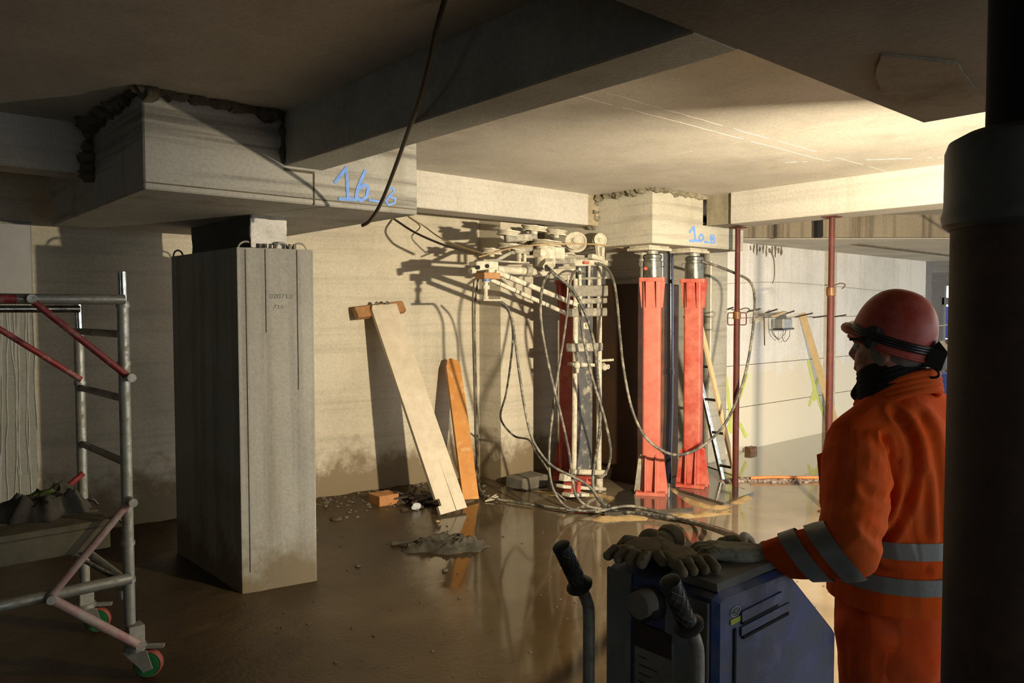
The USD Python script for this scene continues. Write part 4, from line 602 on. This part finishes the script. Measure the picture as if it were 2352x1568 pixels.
rail = lambda P_, z, x0, n, mt, r=.022, dy=-.03: S(n, cyl((P_[0], P_[1]+dy, z), (x0, P_[1]+dy, z), r, n=16), mt)
rail(PA, 1.73, -2.0, 'ledger', 'galvanised'); rail(PB, 1.69, -2.0, 'ledger', 'chrome', .018); rail(PA, .475, -2.0, 'ledger', 'galvanised', .025); rail(PB, .475, -2.0, 'ledger', 'galvanised', .02)
S('brace', cyl((.55, PA[1]-.065, 1.73), (-1.2, PA[1]-.065, 1.725), .018, n=14), 'brace_red', label='red tube along the top rail')
S('brace', cyl((.60, PA[1]-.06, 1.73), (.97, PA[1]-.05, 1.385), .0145, n=14), 'brace_red', label='red diagonal brace on the near post'); S('brace', cyl((.46, PB[1]-.06, 1.69), (.93, PB[1]-.05, 1.33), .0145, n=14), 'brace_red', label='red diagonal brace on the far post')
S('brace', cyl((.965, PA[1]-.05, .83), (.64, PA[1]-.06, .475), .0165, n=14), 'brace_pink'); S('brace', cyl((.64, PA[1]-.07, .475), (.985, PA[1]-.06, .17), .021, n=14), 'brace_pink', label='pinkish worn brace down to the near castor')
S('brace', cyl((.93, PB[1]-.05, .85), (.5, PB[1]-.05, .5), .0145, n=14), 'brace_red'); S('brace', cyl((.70, 4.3, .60), (.95, 3.80, .44), .011, n=10), 'hose_grey'); S('coupler', J(ell((.95, 3.79, .43), .028), cyl((.94, 3.80, .43), (.94, 3.80, .36), .012)), 'galvanised')
[S('coupler', cyl((x, y-.10, z), (x, y-.03, z), .019, n=14), 'galvanised') for x, y, z in ((.60, PA[1], 1.73), (.97, PA[1], 1.385), (.965, PA[1], .83), (.64, PA[1], .475), (.985, PA[1]+.02, .17))]
def castor(P_, rz):
    c, s = math.cos(rz), math.sin(rz); U = A(c, s, 0); V = A(-s, c, 0); o = A(*P_, 0); w = o+U*.055+A(0, 0, .064)
    k = S('castor', J(box((P_[0]-.035, P_[1]-.035, .155), (P_[0]+.035, P_[1]+.035, .25), .004), cyl(o+A(0, 0, .135), o+A(0, 0, .158), .05, n=20), *[ext(Polygon([(-.045, .14), (.06, .14), (.085, .055), (.045, .04), (.03, .06)]), .006, o+V*q-V*.003, U, A(0, 0, 1)) for q in (-.034, .034)]), 'galvanised')
    part(k, 'wheel', lathe([(.0, -.022), (.05, -.022), (.05, -.016), (.058, -.018), (.058, .018), (.05, .016), (.05, .022), (0, .022)], w, V, 30), 'castor_green', label='green wheel'); part(k, 'tyre', lathe([(.057, -.018), (.064, -.012), (.064, .012), (.057, .018), (.057, -.018)], w, V, 30), 'castor_red', label='reddish tyre'); part(k, 'brake_lever', bar(o+A(0, 0, .145)+U*.03, o+U*.125+A(0, 0, .142), .03, .012), 'galvanised')
castor((.985, 3.745), -.55); castor((.935, 4.45), -.45)
bd = thing('scaffold_board', 'weathered wooden platform board resting on the scaffold frame', 'board', (0, 4.05, .72))
part(bd, 'edge_beam', bar((-2, 3.80, .665), (.90, 3.80, .665), .05, .10, (0, 0, 1), .004), 'wood_deck'); 
for k in range(3): part(bd, 'board', bar((-2, 3.875+.20*k, .730), (.90, 3.875+.20*k, .730+.003*k), .195, .028, (0, 0, 1), .003), 'wood_deck')
[part(bd, 'hook', tube([(.88, y, .72), (.94, y, .73), (.97, y, .70)], .008, 6), 'dark_steel') for y in (3.85, 4.3)]
single('board_rag', crumple((.70, 4.10, .747), .21, .19, .15, 4, .3, folds=10), 'rag_dark', 'dark crumpled rags heaped on the scaffold board', 'rag', smooth=True)
single('board_rag', crumple((.72, 4.16, .81), .10, .07, .05, 9, .4, folds=12), 'rag_green', 'small greenish rag on top of the dark heap', 'rag', smooth=True)

# ------------------------------------------------------------------ the work lamp itself, to the right of the view
wk = thing('work_light', 'work floodlight on a tripod standing behind the near steel column', 'lamp', (LP[0], LP[1], 0))
_ah = unit(A(_a[0], _a[1], 0)); hb = place(box((-.12, -.12, -.07), (.12, -.004, .056), .008), LP, _s, _ah, (0, 0, 1)); part(wk, 'housing', hb, 'lamp_grey'); part(wk, 'added_visor', place(box((-.17, -.01, .050), (.17, .112, .054)), LP, _s, _ah, (0, 0, 1)), 'lamp_grey'); part(wk, 'stem', cyl(LP-A(0, 0, .07), (LP[0], LP[1], .75), .014), 'dark_steel')  # visor is added out of view to hold lamp light off the soffit
for k in range(3): b_ = 2.1*k+.5; part(wk, 'leg', cyl((LP[0], LP[1], .85), (LP[0]+.38*math.cos(b_), LP[1]+.38*math.sin(b_), .005), .011), 'dark_steel')

# ------------------------------------------------------------------ blue machine
mc = thing('control_unit', 'dusty blue hydraulic power unit with two grip handles in the foreground', 'power unit', (1.85, 1.21, 0))
C = lambda n, m, mt, **k: part(mc, n, m, mt, **k)
pr = Polygon([(1.56, .14), (2.17, .14), (2.17, .745), (1.925, .960), (1.885, .990), (1.60, .998), (1.56, .985)]); pi_ = pr.buffer(-.014)
C('body', hull(np.vstack([[(x, y, z) for x, z in pr.exterior.coords for y in (1.056, 1.376)], [(x, y, z) for x, z in pi_.exterior.coords for y in (1.040, 1.392)]])), 'machine_blue')
C('top_cover', hull(np.vstack([[(x, y, .996) for x in (1.585, 1.885) for y in (1.055, 1.21)], [(x, y, 1.010) for x in (1.60, 1.87) for y in (1.068, 1.20)]])), 'machine_dusty', label='dusty grey cover on top')
C('side_panel', box((1.553, 1.06, .20), (1.562, 1.19, .975), .003), 'machine_dusty'); C('side_panel', box((1.551, 1.30, .20), (1.563, 1.385, .985), .004), 'machine_dusty')
C('recess', box((1.5545, 1.195, .90), (1.562, 1.295, .985), .002), 'machine_blue'); C('info_plate', box((1.5515, 1.16, .55), (1.5555, 1.285, .845), .001), 'machine_plate', label='dusty information plate with faint lines')
C('warning_strip', box((1.5510, 1.165, .80), (1.5550, 1.29, .865), .001), 'label_dark'); g = np.random.default_rng(3)
C('plate_mark', J(*[box((1.5505, 1.20+.06*g.random(), .60+.022*k), (1.552, 1.27, .603+.022*k)) for k in range(9)]), 'label_dark')
C('filler_neck', cyl((1.50, 1.225, .935), (1.565, 1.225, .93), .042, n=24), 'black_rubber'); C('filler_cap', cyl((1.478, 1.215, .945), (1.52, 1.215, .945), .034, n=22), 'machine_plate', label='brown dusty filler cap')
C('vent_groove', J(bar((1.665, 1.039, .905), (1.83, 1.039, .908), .010, .008), bar((1.668, 1.039, .868), (1.885, 1.039, .872), .010, .008)), 'void_black'); C('vent_rib', J(bar((1.66, 1.040, .922), (1.85, 1.040, .926), .012, .026), bar((1.66, 1.040, .885), (1.89, 1.040, .889), .010, .022)), 'machine_blue')
C('slot', box((1.628, 1.036, .50), (1.642, 1.046, .900), .003), 'void_black', label='long black slot')
lx, lz = (1.637, 0.941); o = A(lx, 1.0395, lz)
ov = LineString([(0, 0), (1e-4, 0)]).buffer(1, quad_segs=12); import shapely.affinity as aff
C('emblem', J(ext(aff.scale(ov, .022, .0125).difference(aff.scale(ov, .0195, .0105)), .0015, o, (1, 0, 0), (0, 0, 1)), place(meshkit.text_mesh('CLBIS', .0105, .0015), o+A(-.0155, 0, -.0055), (.72, 0, 0), (0, 0, 1), (0, -1, 0))), 'logo_white', label='pale oval emblem with lettering')
C('lime_label', box((lx-.022, 1.0375, lz-.029), (lx+.022, 1.0395, lz-.0155)), 'logo_lime', label='narrow yellow-green label')
def handle(y, lean):
    ps = [(1.50, y, .16), (1.50, y, .70), (1.50, y, .86), (1.492, y, .90), (1.47, y, .94), (1.455, y, .965)]
    h_ = C('handle', tube(ps, .0165, 14, 6), 'galvanised'); a_, b_ = A(1.466, y, .946), A(1.400, y+.006, 1.068); d_ = unit(b_-a_)
    gp = part(h_, 'grip', lathe([(.0, 0), (.035, 0), (.037, .006), (.032, .012), (.024, .016), (.0225, .03), (.022, .128), (.0245, .13), (.0245, .138), (.018, .142), (0, .142)], a_, d_, 28), 'black_rubber', label='black rubber grip')
    dd, s_, u_ = frame(d_); hl = []
    for k in range(8):
        for sg in (-1, 1): hl.append(tube([a_+d_*(.022+.105*t)+.0228*(math.cos(sg*3.2*t+k*.785)*s_+math.sin(sg*3.2*t+k*.785)*u_) for t in np.linspace(0, 1, 12)], .0011, 4, 1, False))
    part(gp, 'grip_ridges', J(*hl), 'hose_black', kind='stuff'); return h_
handle(1.40, 0); handle(1.052, 0)
C('wheel', cyl((1.66, 1.01, .12), (1.66, 1.06, .12), .12, n=30), 'black_rubber'); C('wheel', cyl((1.66, 1.37, .12), (1.66, 1.42, .12), .12, n=30), 'black_rubber'); C('foot', box((2.05, 1.1, 0), (2.12, 1.33, .15)), 'black_rubber'); [C('hose_port', cyl((x-.02, y, .86), (x+.008, y, .925), .024, n=16), 'black_rubber') for x, y in ((1.975, 1.225), (1.985, 1.165))]

# ------------------------------------------------------------------ the worker
P0 = A((2.418, 1.001, 1.294)); wkr = thing('person', 'worker in orange jacket and red helmet with a gloved hand on the blue unit', 'person', (P0[0], P0[1], 0))
ri, fo, uz = A(.752, -.659, 0), A(.659, .752, 0), A(0, 0, 1); hf = unit(-.72*ri+.69*fo); hl_ = np.cross(uz, hf)
hc = A((2.426, 1.008, 1.563)); HD = lambda f, l, u: hc+hf*f+hl_*l+uz*u
nb = A((2.488, 0.999, 1.416)); rs, ls = A((2.697, 0.943, 1.316)), A((2.281, 1.041, 1.297)); wa, hp = A((2.455, 1.001, 0.921)), A((2.469, 1.006, 0.737))
el_, wr_ = A((1.989, 0.924, 1.048)), A((1.880, 1.110, 1.004)); er_, wrr = A((2.775, 0.881, 0.926)), A((2.981, 0.989, 0.608))
hL, hR = A((2.391, 1.019, 0.699)), A((2.569, 0.968, 0.666)); kL, kR = A(hL[0]+.02, hL[1]+.03, .47), A(hR[0]+.02, hR[1]+.03, .47); aL, aR = A(hL[0], hL[1]+.01, .09), A(hR[0]+.01, hR[1]+.01, .09)
body = limbs([[(HD(-.01, 0, .03), .084), (HD(.02, 0, .035), .078), (HD(.0, 0, -.03), .074)], [(HD(.025, 0, .0), .070), (HD(.055, 0, -.07), .045), (HD(.065, 0, -.095), .028)], [(HD(.06, .022, -.03), .036), (HD(.06, -.022, -.03), .036), (HD(.085, 0, -.06), .022)], [(HD(.092, 0, .012), .013), (HD(.112, 0, -.022), .013), (HD(.094, 0, -.03), .02)],
    [(HD(.086, .03, .024), .017), (HD(.086, -.03, .024), .017)], [(HD(.094, .014, -.066), .010), (HD(.094, -.014, -.066), .010), (HD(.08, 0, -.06), .02)], [(HD(-.012, .076, .0), .02), (HD(-.02, .082, .03), .016), (HD(-.008, .074, -.03), .012)], [(HD(-.012, -.076, .0), .02), (HD(-.02, -.082, .03), .016)],
    [(hc-uz*.06-hf*.02, .06), (nb, .068)], [(nb, .07), (ls, .055)], [(nb, .07), (rs, .055)], [(nb-uz*.1, .12), (wa, .13)], [(wa, .13), (hp, .13)], [(ls, .05), (el_, .042)], [(el_, .042), (wr_, .028)], [(rs, .05), (er_, .042)], [(er_, .042), (wrr, .03)], [(hp, .12), (hL, .085)], [(hp, .12), (hR, .085)], [(hL, .08), (kL, .055)], [(kL, .055), (aL, .04)], [(hR, .08), (kR, .055)], [(kR, .055), (aR, .04)]], .012, 6)
part(wkr, 'body', body, 'skin', smooth=True)
[part(wkr, 'eye', ell(HD(.088, q, .004), .0125, sub=2), 'logo_white') for q in (.031, -.031)]; part(wkr, 'hair', rough(J(ell(HD(-.03, 0, .01), (.084, .084, .085), A([hf, hl_, uz])), ell(HD(.008, .074, -.012), (.03, .012, .035), A([hf, hl_, uz]))), .004, 40, 3), 'hair_grey', smooth=True)
# jacket
tor_b = [[(nb-uz*.02, .075), (rs, .078), (ls, .082), (A((2.434, 0.986, 1.280)), .14)], [(A((2.434, 0.986, 1.280)), .145), (A((2.511, 1.100, 1.186)), .135), (wa, .192)], [(rs, .078), (A((2.593, 0.969, 1.097)), .14), (wa, .19)], [(ls, .08), (A((2.353, 1.049, 1.134)), .13), (wa, .19)], [(wa, .192), (hp, .195)], [(hp, .195), (hp-uz*.005+ri*.02, .19)]]
tor = limbs(tor_b, .016, 10); slv = limbs([[(ls-uz*.015, .088), (ls*.5+el_*.5+ri*.005, .092)], [(ls*.5+el_*.5+ri*.005, .092), (el_, .076)], [(el_, .076), (el_*.45+wr_*.55, .064)], [(el_*.45+wr_*.55, .064), (el_*.12+wr_*.88, .046)]], .013, 6); fore = limbs([[(el_, .076), (el_*.45+wr_*.55, .064)], [(el_*.45+wr_*.55, .064), (el_*.12+wr_*.88, .046)]], .013, 6); slr = limbs([[(rs-uz*.01, .08), (er_, .075)], [(er_, .075), (wrr, .05)]], .016, 6)
def folds(m, seed, amp=.008, an=(9, 9, 3.2)):
    m = m.copy(); m.merge_vertices(); v = np.asarray(m.vertices); n = m.vertex_normals; f = meshkit.fbm(v*A(an), 3, seed); f2 = 1-2*np.abs(meshkit.fbm(v*A(an)*.8+3, 2, seed+5)-.5)
    m.vertices = v+n*((f-.5)*2*amp+(f2-.75)*amp*1.1)[:, None]; return m
tor = folds(tor, 2, .008, (7, 7, 3)); slv = folds(slv, 5, .008, (13, 13, 11)); slr = folds(slr, 6)
cut = trimesh.intersections.slice_mesh_plane
tor_o = cut(tor, (0, 0, 1), (0, 0, .785), cap=True) if tor.is_watertight else tor
jk = tri(man(tor_o)+man(slv)+man(slr)) if tor_o.is_watertight else J(tor, slv, slr)
def crease(m, pts, dep, w):
    m = tri(man(m).refine_to_length(.010)); m.merge_vertices(); v = np.asarray(m.vertices); n = m.vertex_normals; q = np.stack([v @ ri, v[:, 2]], 1); p = spline(A(pts) if len(pts) > 2 else A([pts[0], (A(pts[0])+A(pts[1]))/2, pts[1]]), 8)[:, :2]
    d = np.min(np.linalg.norm(q[:, None]-p[None], axis=2), 1); k = np.clip(-(n @ fo)*2, 0, 1)
    m.vertices = v+n*(k*(-dep*np.exp(-(d/w)**2)+.5*dep*np.exp(-((d-2.1*w)/w)**2)))[:, None]; return m
cr = lambda *pp: [((px-1176)/1769*2.22, 1.68-(py-712)/1769*2.22, 0) for px, py in pp]
for pp, dep, w_ in (((2072, 960), (2092, 1010), (2098, 1070), (2085, 1140), (2050, 1210), (2020, 1262)), .013, .013), (((2030, 1010), (2042, 1070), (2046, 1130), (2030, 1190)), .011, .012), (((2130, 960), (2152, 1040), (2160, 1130), (2165, 1230)), .009, .016), (((2120, 1100), (2122, 1220)), .006, .014), (((1930, 1100), (1975, 1120), (2010, 1118)), .006, .012), (((1905, 1165), (1945, 1195), (2000, 1205)), .007, .012), (((1980, 1290), (2040, 1320), (2120, 1310)), .006, .012): jk = crease(jk, cr(*pp), dep, w_)
jacket = part(wkr, 'jacket', jk, 'jacket_orange', smooth=50)
def band(m, n, o, w, off=.0075):
    m = m.copy(); m.vertices = m.vertices+m.vertex_normals*off; n = unit(n); o = A(o); return cut(cut(m, n, o-n*w/2), -n, o+n*w/2)
for z in (.985, .880): part(jacket, 'reflective_band', band(tor, (0, -.0, 1), (0, 0, z), .050), 'reflective_grey', smooth=60)
fa = unit(wr_-el_)
for t, w_ in ((.16, .050), (.52, .044)): part(jacket, 'reflective_band', band(folds(fore, 5, .008, (13, 13, 11)), unit(fa*.85-uz*.5), el_+(wr_-el_)*t, w_), 'reflective_grey', smooth=60)
def ring(c, ex, ey, r, n=22, dz=lambda t: 0, t0=0.0, t1=2*math.pi): return tube([c+ex*math.cos(t)+ey*math.sin(t)+uz*dz(t) for t in np.linspace(t0, t1, n)], r, 10, 3)
bf = unit(-.45*ri+.89*fo); bl = np.cross(uz, bf)
kc = A((2.478, 1.009, 1.438))
part(jacket, 'collar', J(*[ring(kc+uz*q, bf*(.110-q*.15), bl*(.104-q*.15), .014, dz=lambda t: -.055*math.cos(t), t0=.5, t1=2*math.pi-.5) for q in (-.05, -.034, -.018, -.002)]), 'jacket_orange', smooth=60)
part(jacket, 'pocket_flap', hull([(2.342, 1.197, 1.217), (2.341, 1.145, 1.243), (2.349, 1.109, 1.193), (2.353, 1.122, 1.011), (2.349, 1.180, 1.028), (2.383, 1.212, 1.187), (2.418, 1.183, 1.215), (2.437, 1.155, 1.003)]), 'jacket_orange')
sc_ = A((2.444, 1.014, 1.476)); part(wkr, 'scarf', J(*[ring(sc_+uz*q, hf*.086, hl_*.076, .013, dz=lambda t: -.045*math.cos(t)) for q in (-.034, -.018, -.002, .014, .030, .044)], limbs([[(HD(.035, 0, -.135), .03), (HD(.095, 0, -.150), .022), (HD(.092, 0, -.128), .014)]], .01, 4)), 'scarf_black', smooth=60)
trs = limbs([[(hp+uz*.03, .165), (hp-uz*.08, .168)], [(hp-uz*.05, .15), (hL, .112), (hR, .112)], [(hL, .116), (kL, .088)], [(kL, .088), (aL+uz*.03, .075)], [(hR, .114), (kR, .088)], [(kR, .088), (aR+uz*.03, .075)]], .018, 5)
part(wkr, 'trousers', folds(trs, 8, .010, (12, 12, 6)), 'trousers_orange', smooth=60)
for a_ in (aL, aR): part(wkr, 'boot', limbs([[(a_+uz*.03, .062), (a_-uz*.04, .055)], [(a_-uz*.045, .05), (a_-uz*.045+bf*.15, .042)]], .015, 3), 'boot_black', smooth=True)
# helmet
tl = math.radians(18); HF = unit(hf*math.cos(tl)+uz*math.sin(tl)); HU = np.cross(HF, np.cross(uz, hf)); HU = HU if HU[2] > 0 else -HU; HL = np.cross(HU, HF); o_ = A((2.431, 1.005, 1.595)); H = lambda f, l, u: o_+HF*f+HL*l+HU*u
def dome_(sc, z0, n=64, k=24):
    v, f = [], []
    for i in range(k+1):
        ph = i/k*math.pi/2
        for j in range(n):
            t = 2*math.pi*j/n; c_ = math.cos(ph)**.86; v.append(H(.120*sc*c_*math.cos(t), .102*sc*c_*math.sin(t), .148*sc*math.sin(ph)**.95))
    rim = [H(.122*sc*math.cos(2*math.pi*j/n), .104*sc*math.sin(2*math.pi*j/n), z0) for j in range(n)]
    v = rim+v
    for i in range(k+1):
        for j in range(n): q = (j+1) % n; f += [[i*n+j, i*n+q, (i+1)*n+q], [i*n+j, (i+1)*n+q, (i+1)*n+j]]
    return trimesh.Trimesh(v, f, process=False)
sh_ = dome_(1.0, -.035); inn = dome_(.965, -.034); inn.invert()
hm = part(wkr, 'helmet', J(sh_, inn, ring(o_-HU*.035, HF*.1215, HL*.1035, .004, 44)), 'helmet_red', smooth=60)
part(hm, 'brim', J(*[tube([H((.120+q*.010+.020*math.cos(1.3*t))*math.cos(t), (.104+q*.004)*math.sin(t), -.014-.004*q) for t in np.linspace(-1.15, 1.15, 25)], [.004, .013, .015, .013, .004], 10, 2) for q in (-1, 0)]), 'helmet_red', smooth=60)
part(hm, 'lamp_strap', J(*[ring(o_+HU*q, HF*.124, HL*.106, .006, 40) for q in (-.010, -.002, .006)]), 'black_plastic', smooth=60, label='black headlamp strap round the helmet')
part(hm, 'ear_pad', J(hull([H(.022+.033*math.cos(t), .100+r_-.012*(abs(math.cos(t))), -.006+.036*math.sin(t)) for t in np.linspace(0, 6.28, 18) for r_ in (-.008, .010)])), 'black_plastic', label='black ear defender mount')
part(hm, 'goggle_strap', bar(H(.088, .076, -.036), H(.046, .104, -.018), .016, .008), 'scarf_black')
part(hm, 'battery_box', hull(np.vstack([[H(-.122-a_, l, u) for a_ in (0, .045) for l in (-.032, .036) for u in (-.045, .012)], [H(-.13, l, .034) for l in (-.02, .02)], [H(-.178, .0, -.028)]])), 'black_plastic', label='black battery box at the back of the helmet')
part(hm, 'clip_loop', ring(H(-.130, .01, -.062), HF*.030, HU*.016, .004, 18), 'black_plastic')
# gloved hand: palm, five fingers
W_, K_ = wr_, A((1.764, 1.187, 1.031)); pd = unit(K_-W_); ac = unit(np.cross(uz, pd)); ac = ac if ac @ fo > 0 else -ac; dn = unit(np.cross(pd, ac)); dn = dn if dn[2] < 0 else -dn
bones = [[(W_+pd*.01, .036), (W_+pd*.045+ac*.02, .030), (W_+pd*.045-ac*.02, .029)], [(W_+pd*.045+ac*.022, .029), (W_+pd*.045-ac*.02, .028), (K_+ac*.032, .018), (K_-ac*.032, .017)], [(W_-pd*.035, .043), (W_+pd*.0, .039)]]
gl = [limbs(bones, .008, 5)]
for j, (q, L) in enumerate(((.034, .92), (.012, 1.0), (-.011, .95), (-.033, .78))):
    k0 = K_+ac*q-pd*.006; k1 = k0+(pd*.040+dn*.006+ac*q*.12)*L; k2 = k1+(pd*.020+dn*.024)*L; k3 = k2+(pd*.000+dn*.022)*L
    gl.append(limbs([[(k0, .0155), (k1, .0135)], [(k1, .0135), (k2, .0125)], [(k2, .0125), (k3, .0115)]], .005, 4))
tb = W_+pd*.035+ac*.036; gl.append(limbs([[(tb, .021), (tb+pd*.030+ac*.020-dn*.022, .016)], [(tb+pd*.030+ac*.020-dn*.022, .016), (tb+pd*.062+ac*.022-dn*.012, .0135)], [(tb+pd*.062+ac*.022-dn*.012, .0135), (tb+pd*.082+ac*.016+dn*.006, .012)]], .005, 4))
gm = man(gl[0])
for q in gl[1:]: gm = gm+man(q)
gv = part(wkr, 'glove', rough(tri(gm), .0025, 34, 7), 'glove_grey', smooth=60, label='grey-green work glove on the left hand'); part(gv, 'cuff', rough(lathe([(.036, -.002), (.049, -.004), (.052, .010), (.050, .035), (.046, .05), (.036, .05)], W_-pd*.052, pd, 28), .004, 30, 3), 'glove_grey', smooth=60)
# right hand hangs at his side, hidden from the front view by the column
W2 = wrr; pd2 = unit(wrr-er_); ac2 = unit(np.cross(pd2, ri)); dn2 = unit(np.cross(ac2, pd2)); dn2 = dn2 if dn2 @ ri < 0 else -dn2; K2 = W2+pd2*.095
gl2 = [limbs([[(W2-pd2*.02, .040), (W2+pd2*.02, .034)], [(W2+pd2*.02, .034), (K2+ac2*.032, .018), (K2-ac2*.032, .017)]], .008, 5)]
for q, L in ((.034, .92), (.012, 1.0), (-.011, .95), (-.033, .78)):
    k0 = K2+ac2*q-pd2*.006; k1 = k0+(pd2*.038+dn2*.010)*L; k2 = k1+(pd2*.020+dn2*.018)*L; k3 = k2+(pd2*.008+dn2*.020)*L
    gl2.append(limbs([[(k0, .0155), (k1, .0135)], [(k1, .0135), (k2, .0125)], [(k2, .0125), (k3, .0115)]], .005, 4))
tb = W2+pd2*.03+ac2*.034; gl2.append(limbs([[(tb, .020), (tb+pd2*.034+ac2*.018+dn2*.01, .016)], [(tb+pd2*.034+ac2*.018+dn2*.01, .016), (tb+pd2*.066+ac2*.014+dn2*.022, .0125)]], .005, 4))
gm2 = man(gl2[0])
for q in gl2[1:]: gm2 = gm2+man(q)
part(wkr, 'glove', rough(tri(gm2), .0025, 34, 9), 'glove_grey', smooth=60)
# empty gloves on the unit
def loose_glove(c, d, seed, label, s=1.0):
    g = np.random.default_rng(seed); d = unit(A(*d, 0)); a_ = np.cross(uz, d); c = A(c); t = thing('work_glove', label, 'glove', c-uz*.012)
    ms = [limbs([[(c-d*.06, .022*s), (c+a_*.03*s, .018*s), (c-a_*.03*s, .018*s), (c+d*.05+a_*.03*s, .014*s), (c+d*.05-a_*.03*s, .014*s)], [(c-d*.06, .024*s), (c-d*.12, .028*s)]], .007, 4)]
    for j in range(4):
        q = (j-1.5)*.023*s; p = c+d*.05+a_*q; ms.append(limbs([[(p, .0135*s), (p+d*.035+uz*.012*g.random()+a_*q*.2, .0125*s)], [(p+d*.035+uz*.008+a_*q*.2, .0125*s), (p+d*.062-uz*.004+a_*q*.3, .012*s)]], .006, 4))
    p = c-d*.02-a_*.035*s; ms.append(limbs([[(p, .016*s), (p-a_*.02+d*.03+uz*.01, .013*s)], [(p-a_*.02+d*.03+uz*.01, .013*s), (p-a_*.022+d*.055, .0115*s)]], .006, 4))
    m = man(ms[0])
    for q in ms[1:]: m = m+man(q)
    part(t, 'leather', rough(tri(m), .006, 24, seed), 'glove_brown', smooth=60); part(t, 'cuff', rough(lathe([(.026*s, 0), (.034*s, 0), (.036*s, .02), (.030*s, .04), (.024*s, .04)], c-d*.135, d, 22), .004, 30, seed), 'glove_brown', smooth=60); return t
loose_glove(A(1.655, 1.235, 1.030), (-.35, -.93), 3, 'brown empty work glove lying under the gloved hand', 1.05)
loose_glove(A(1.640, 1.315, 1.032), (-.80, -.10), 8, 'brown crumpled work glove with curled fingers at the left edge of the unit', 1.15)
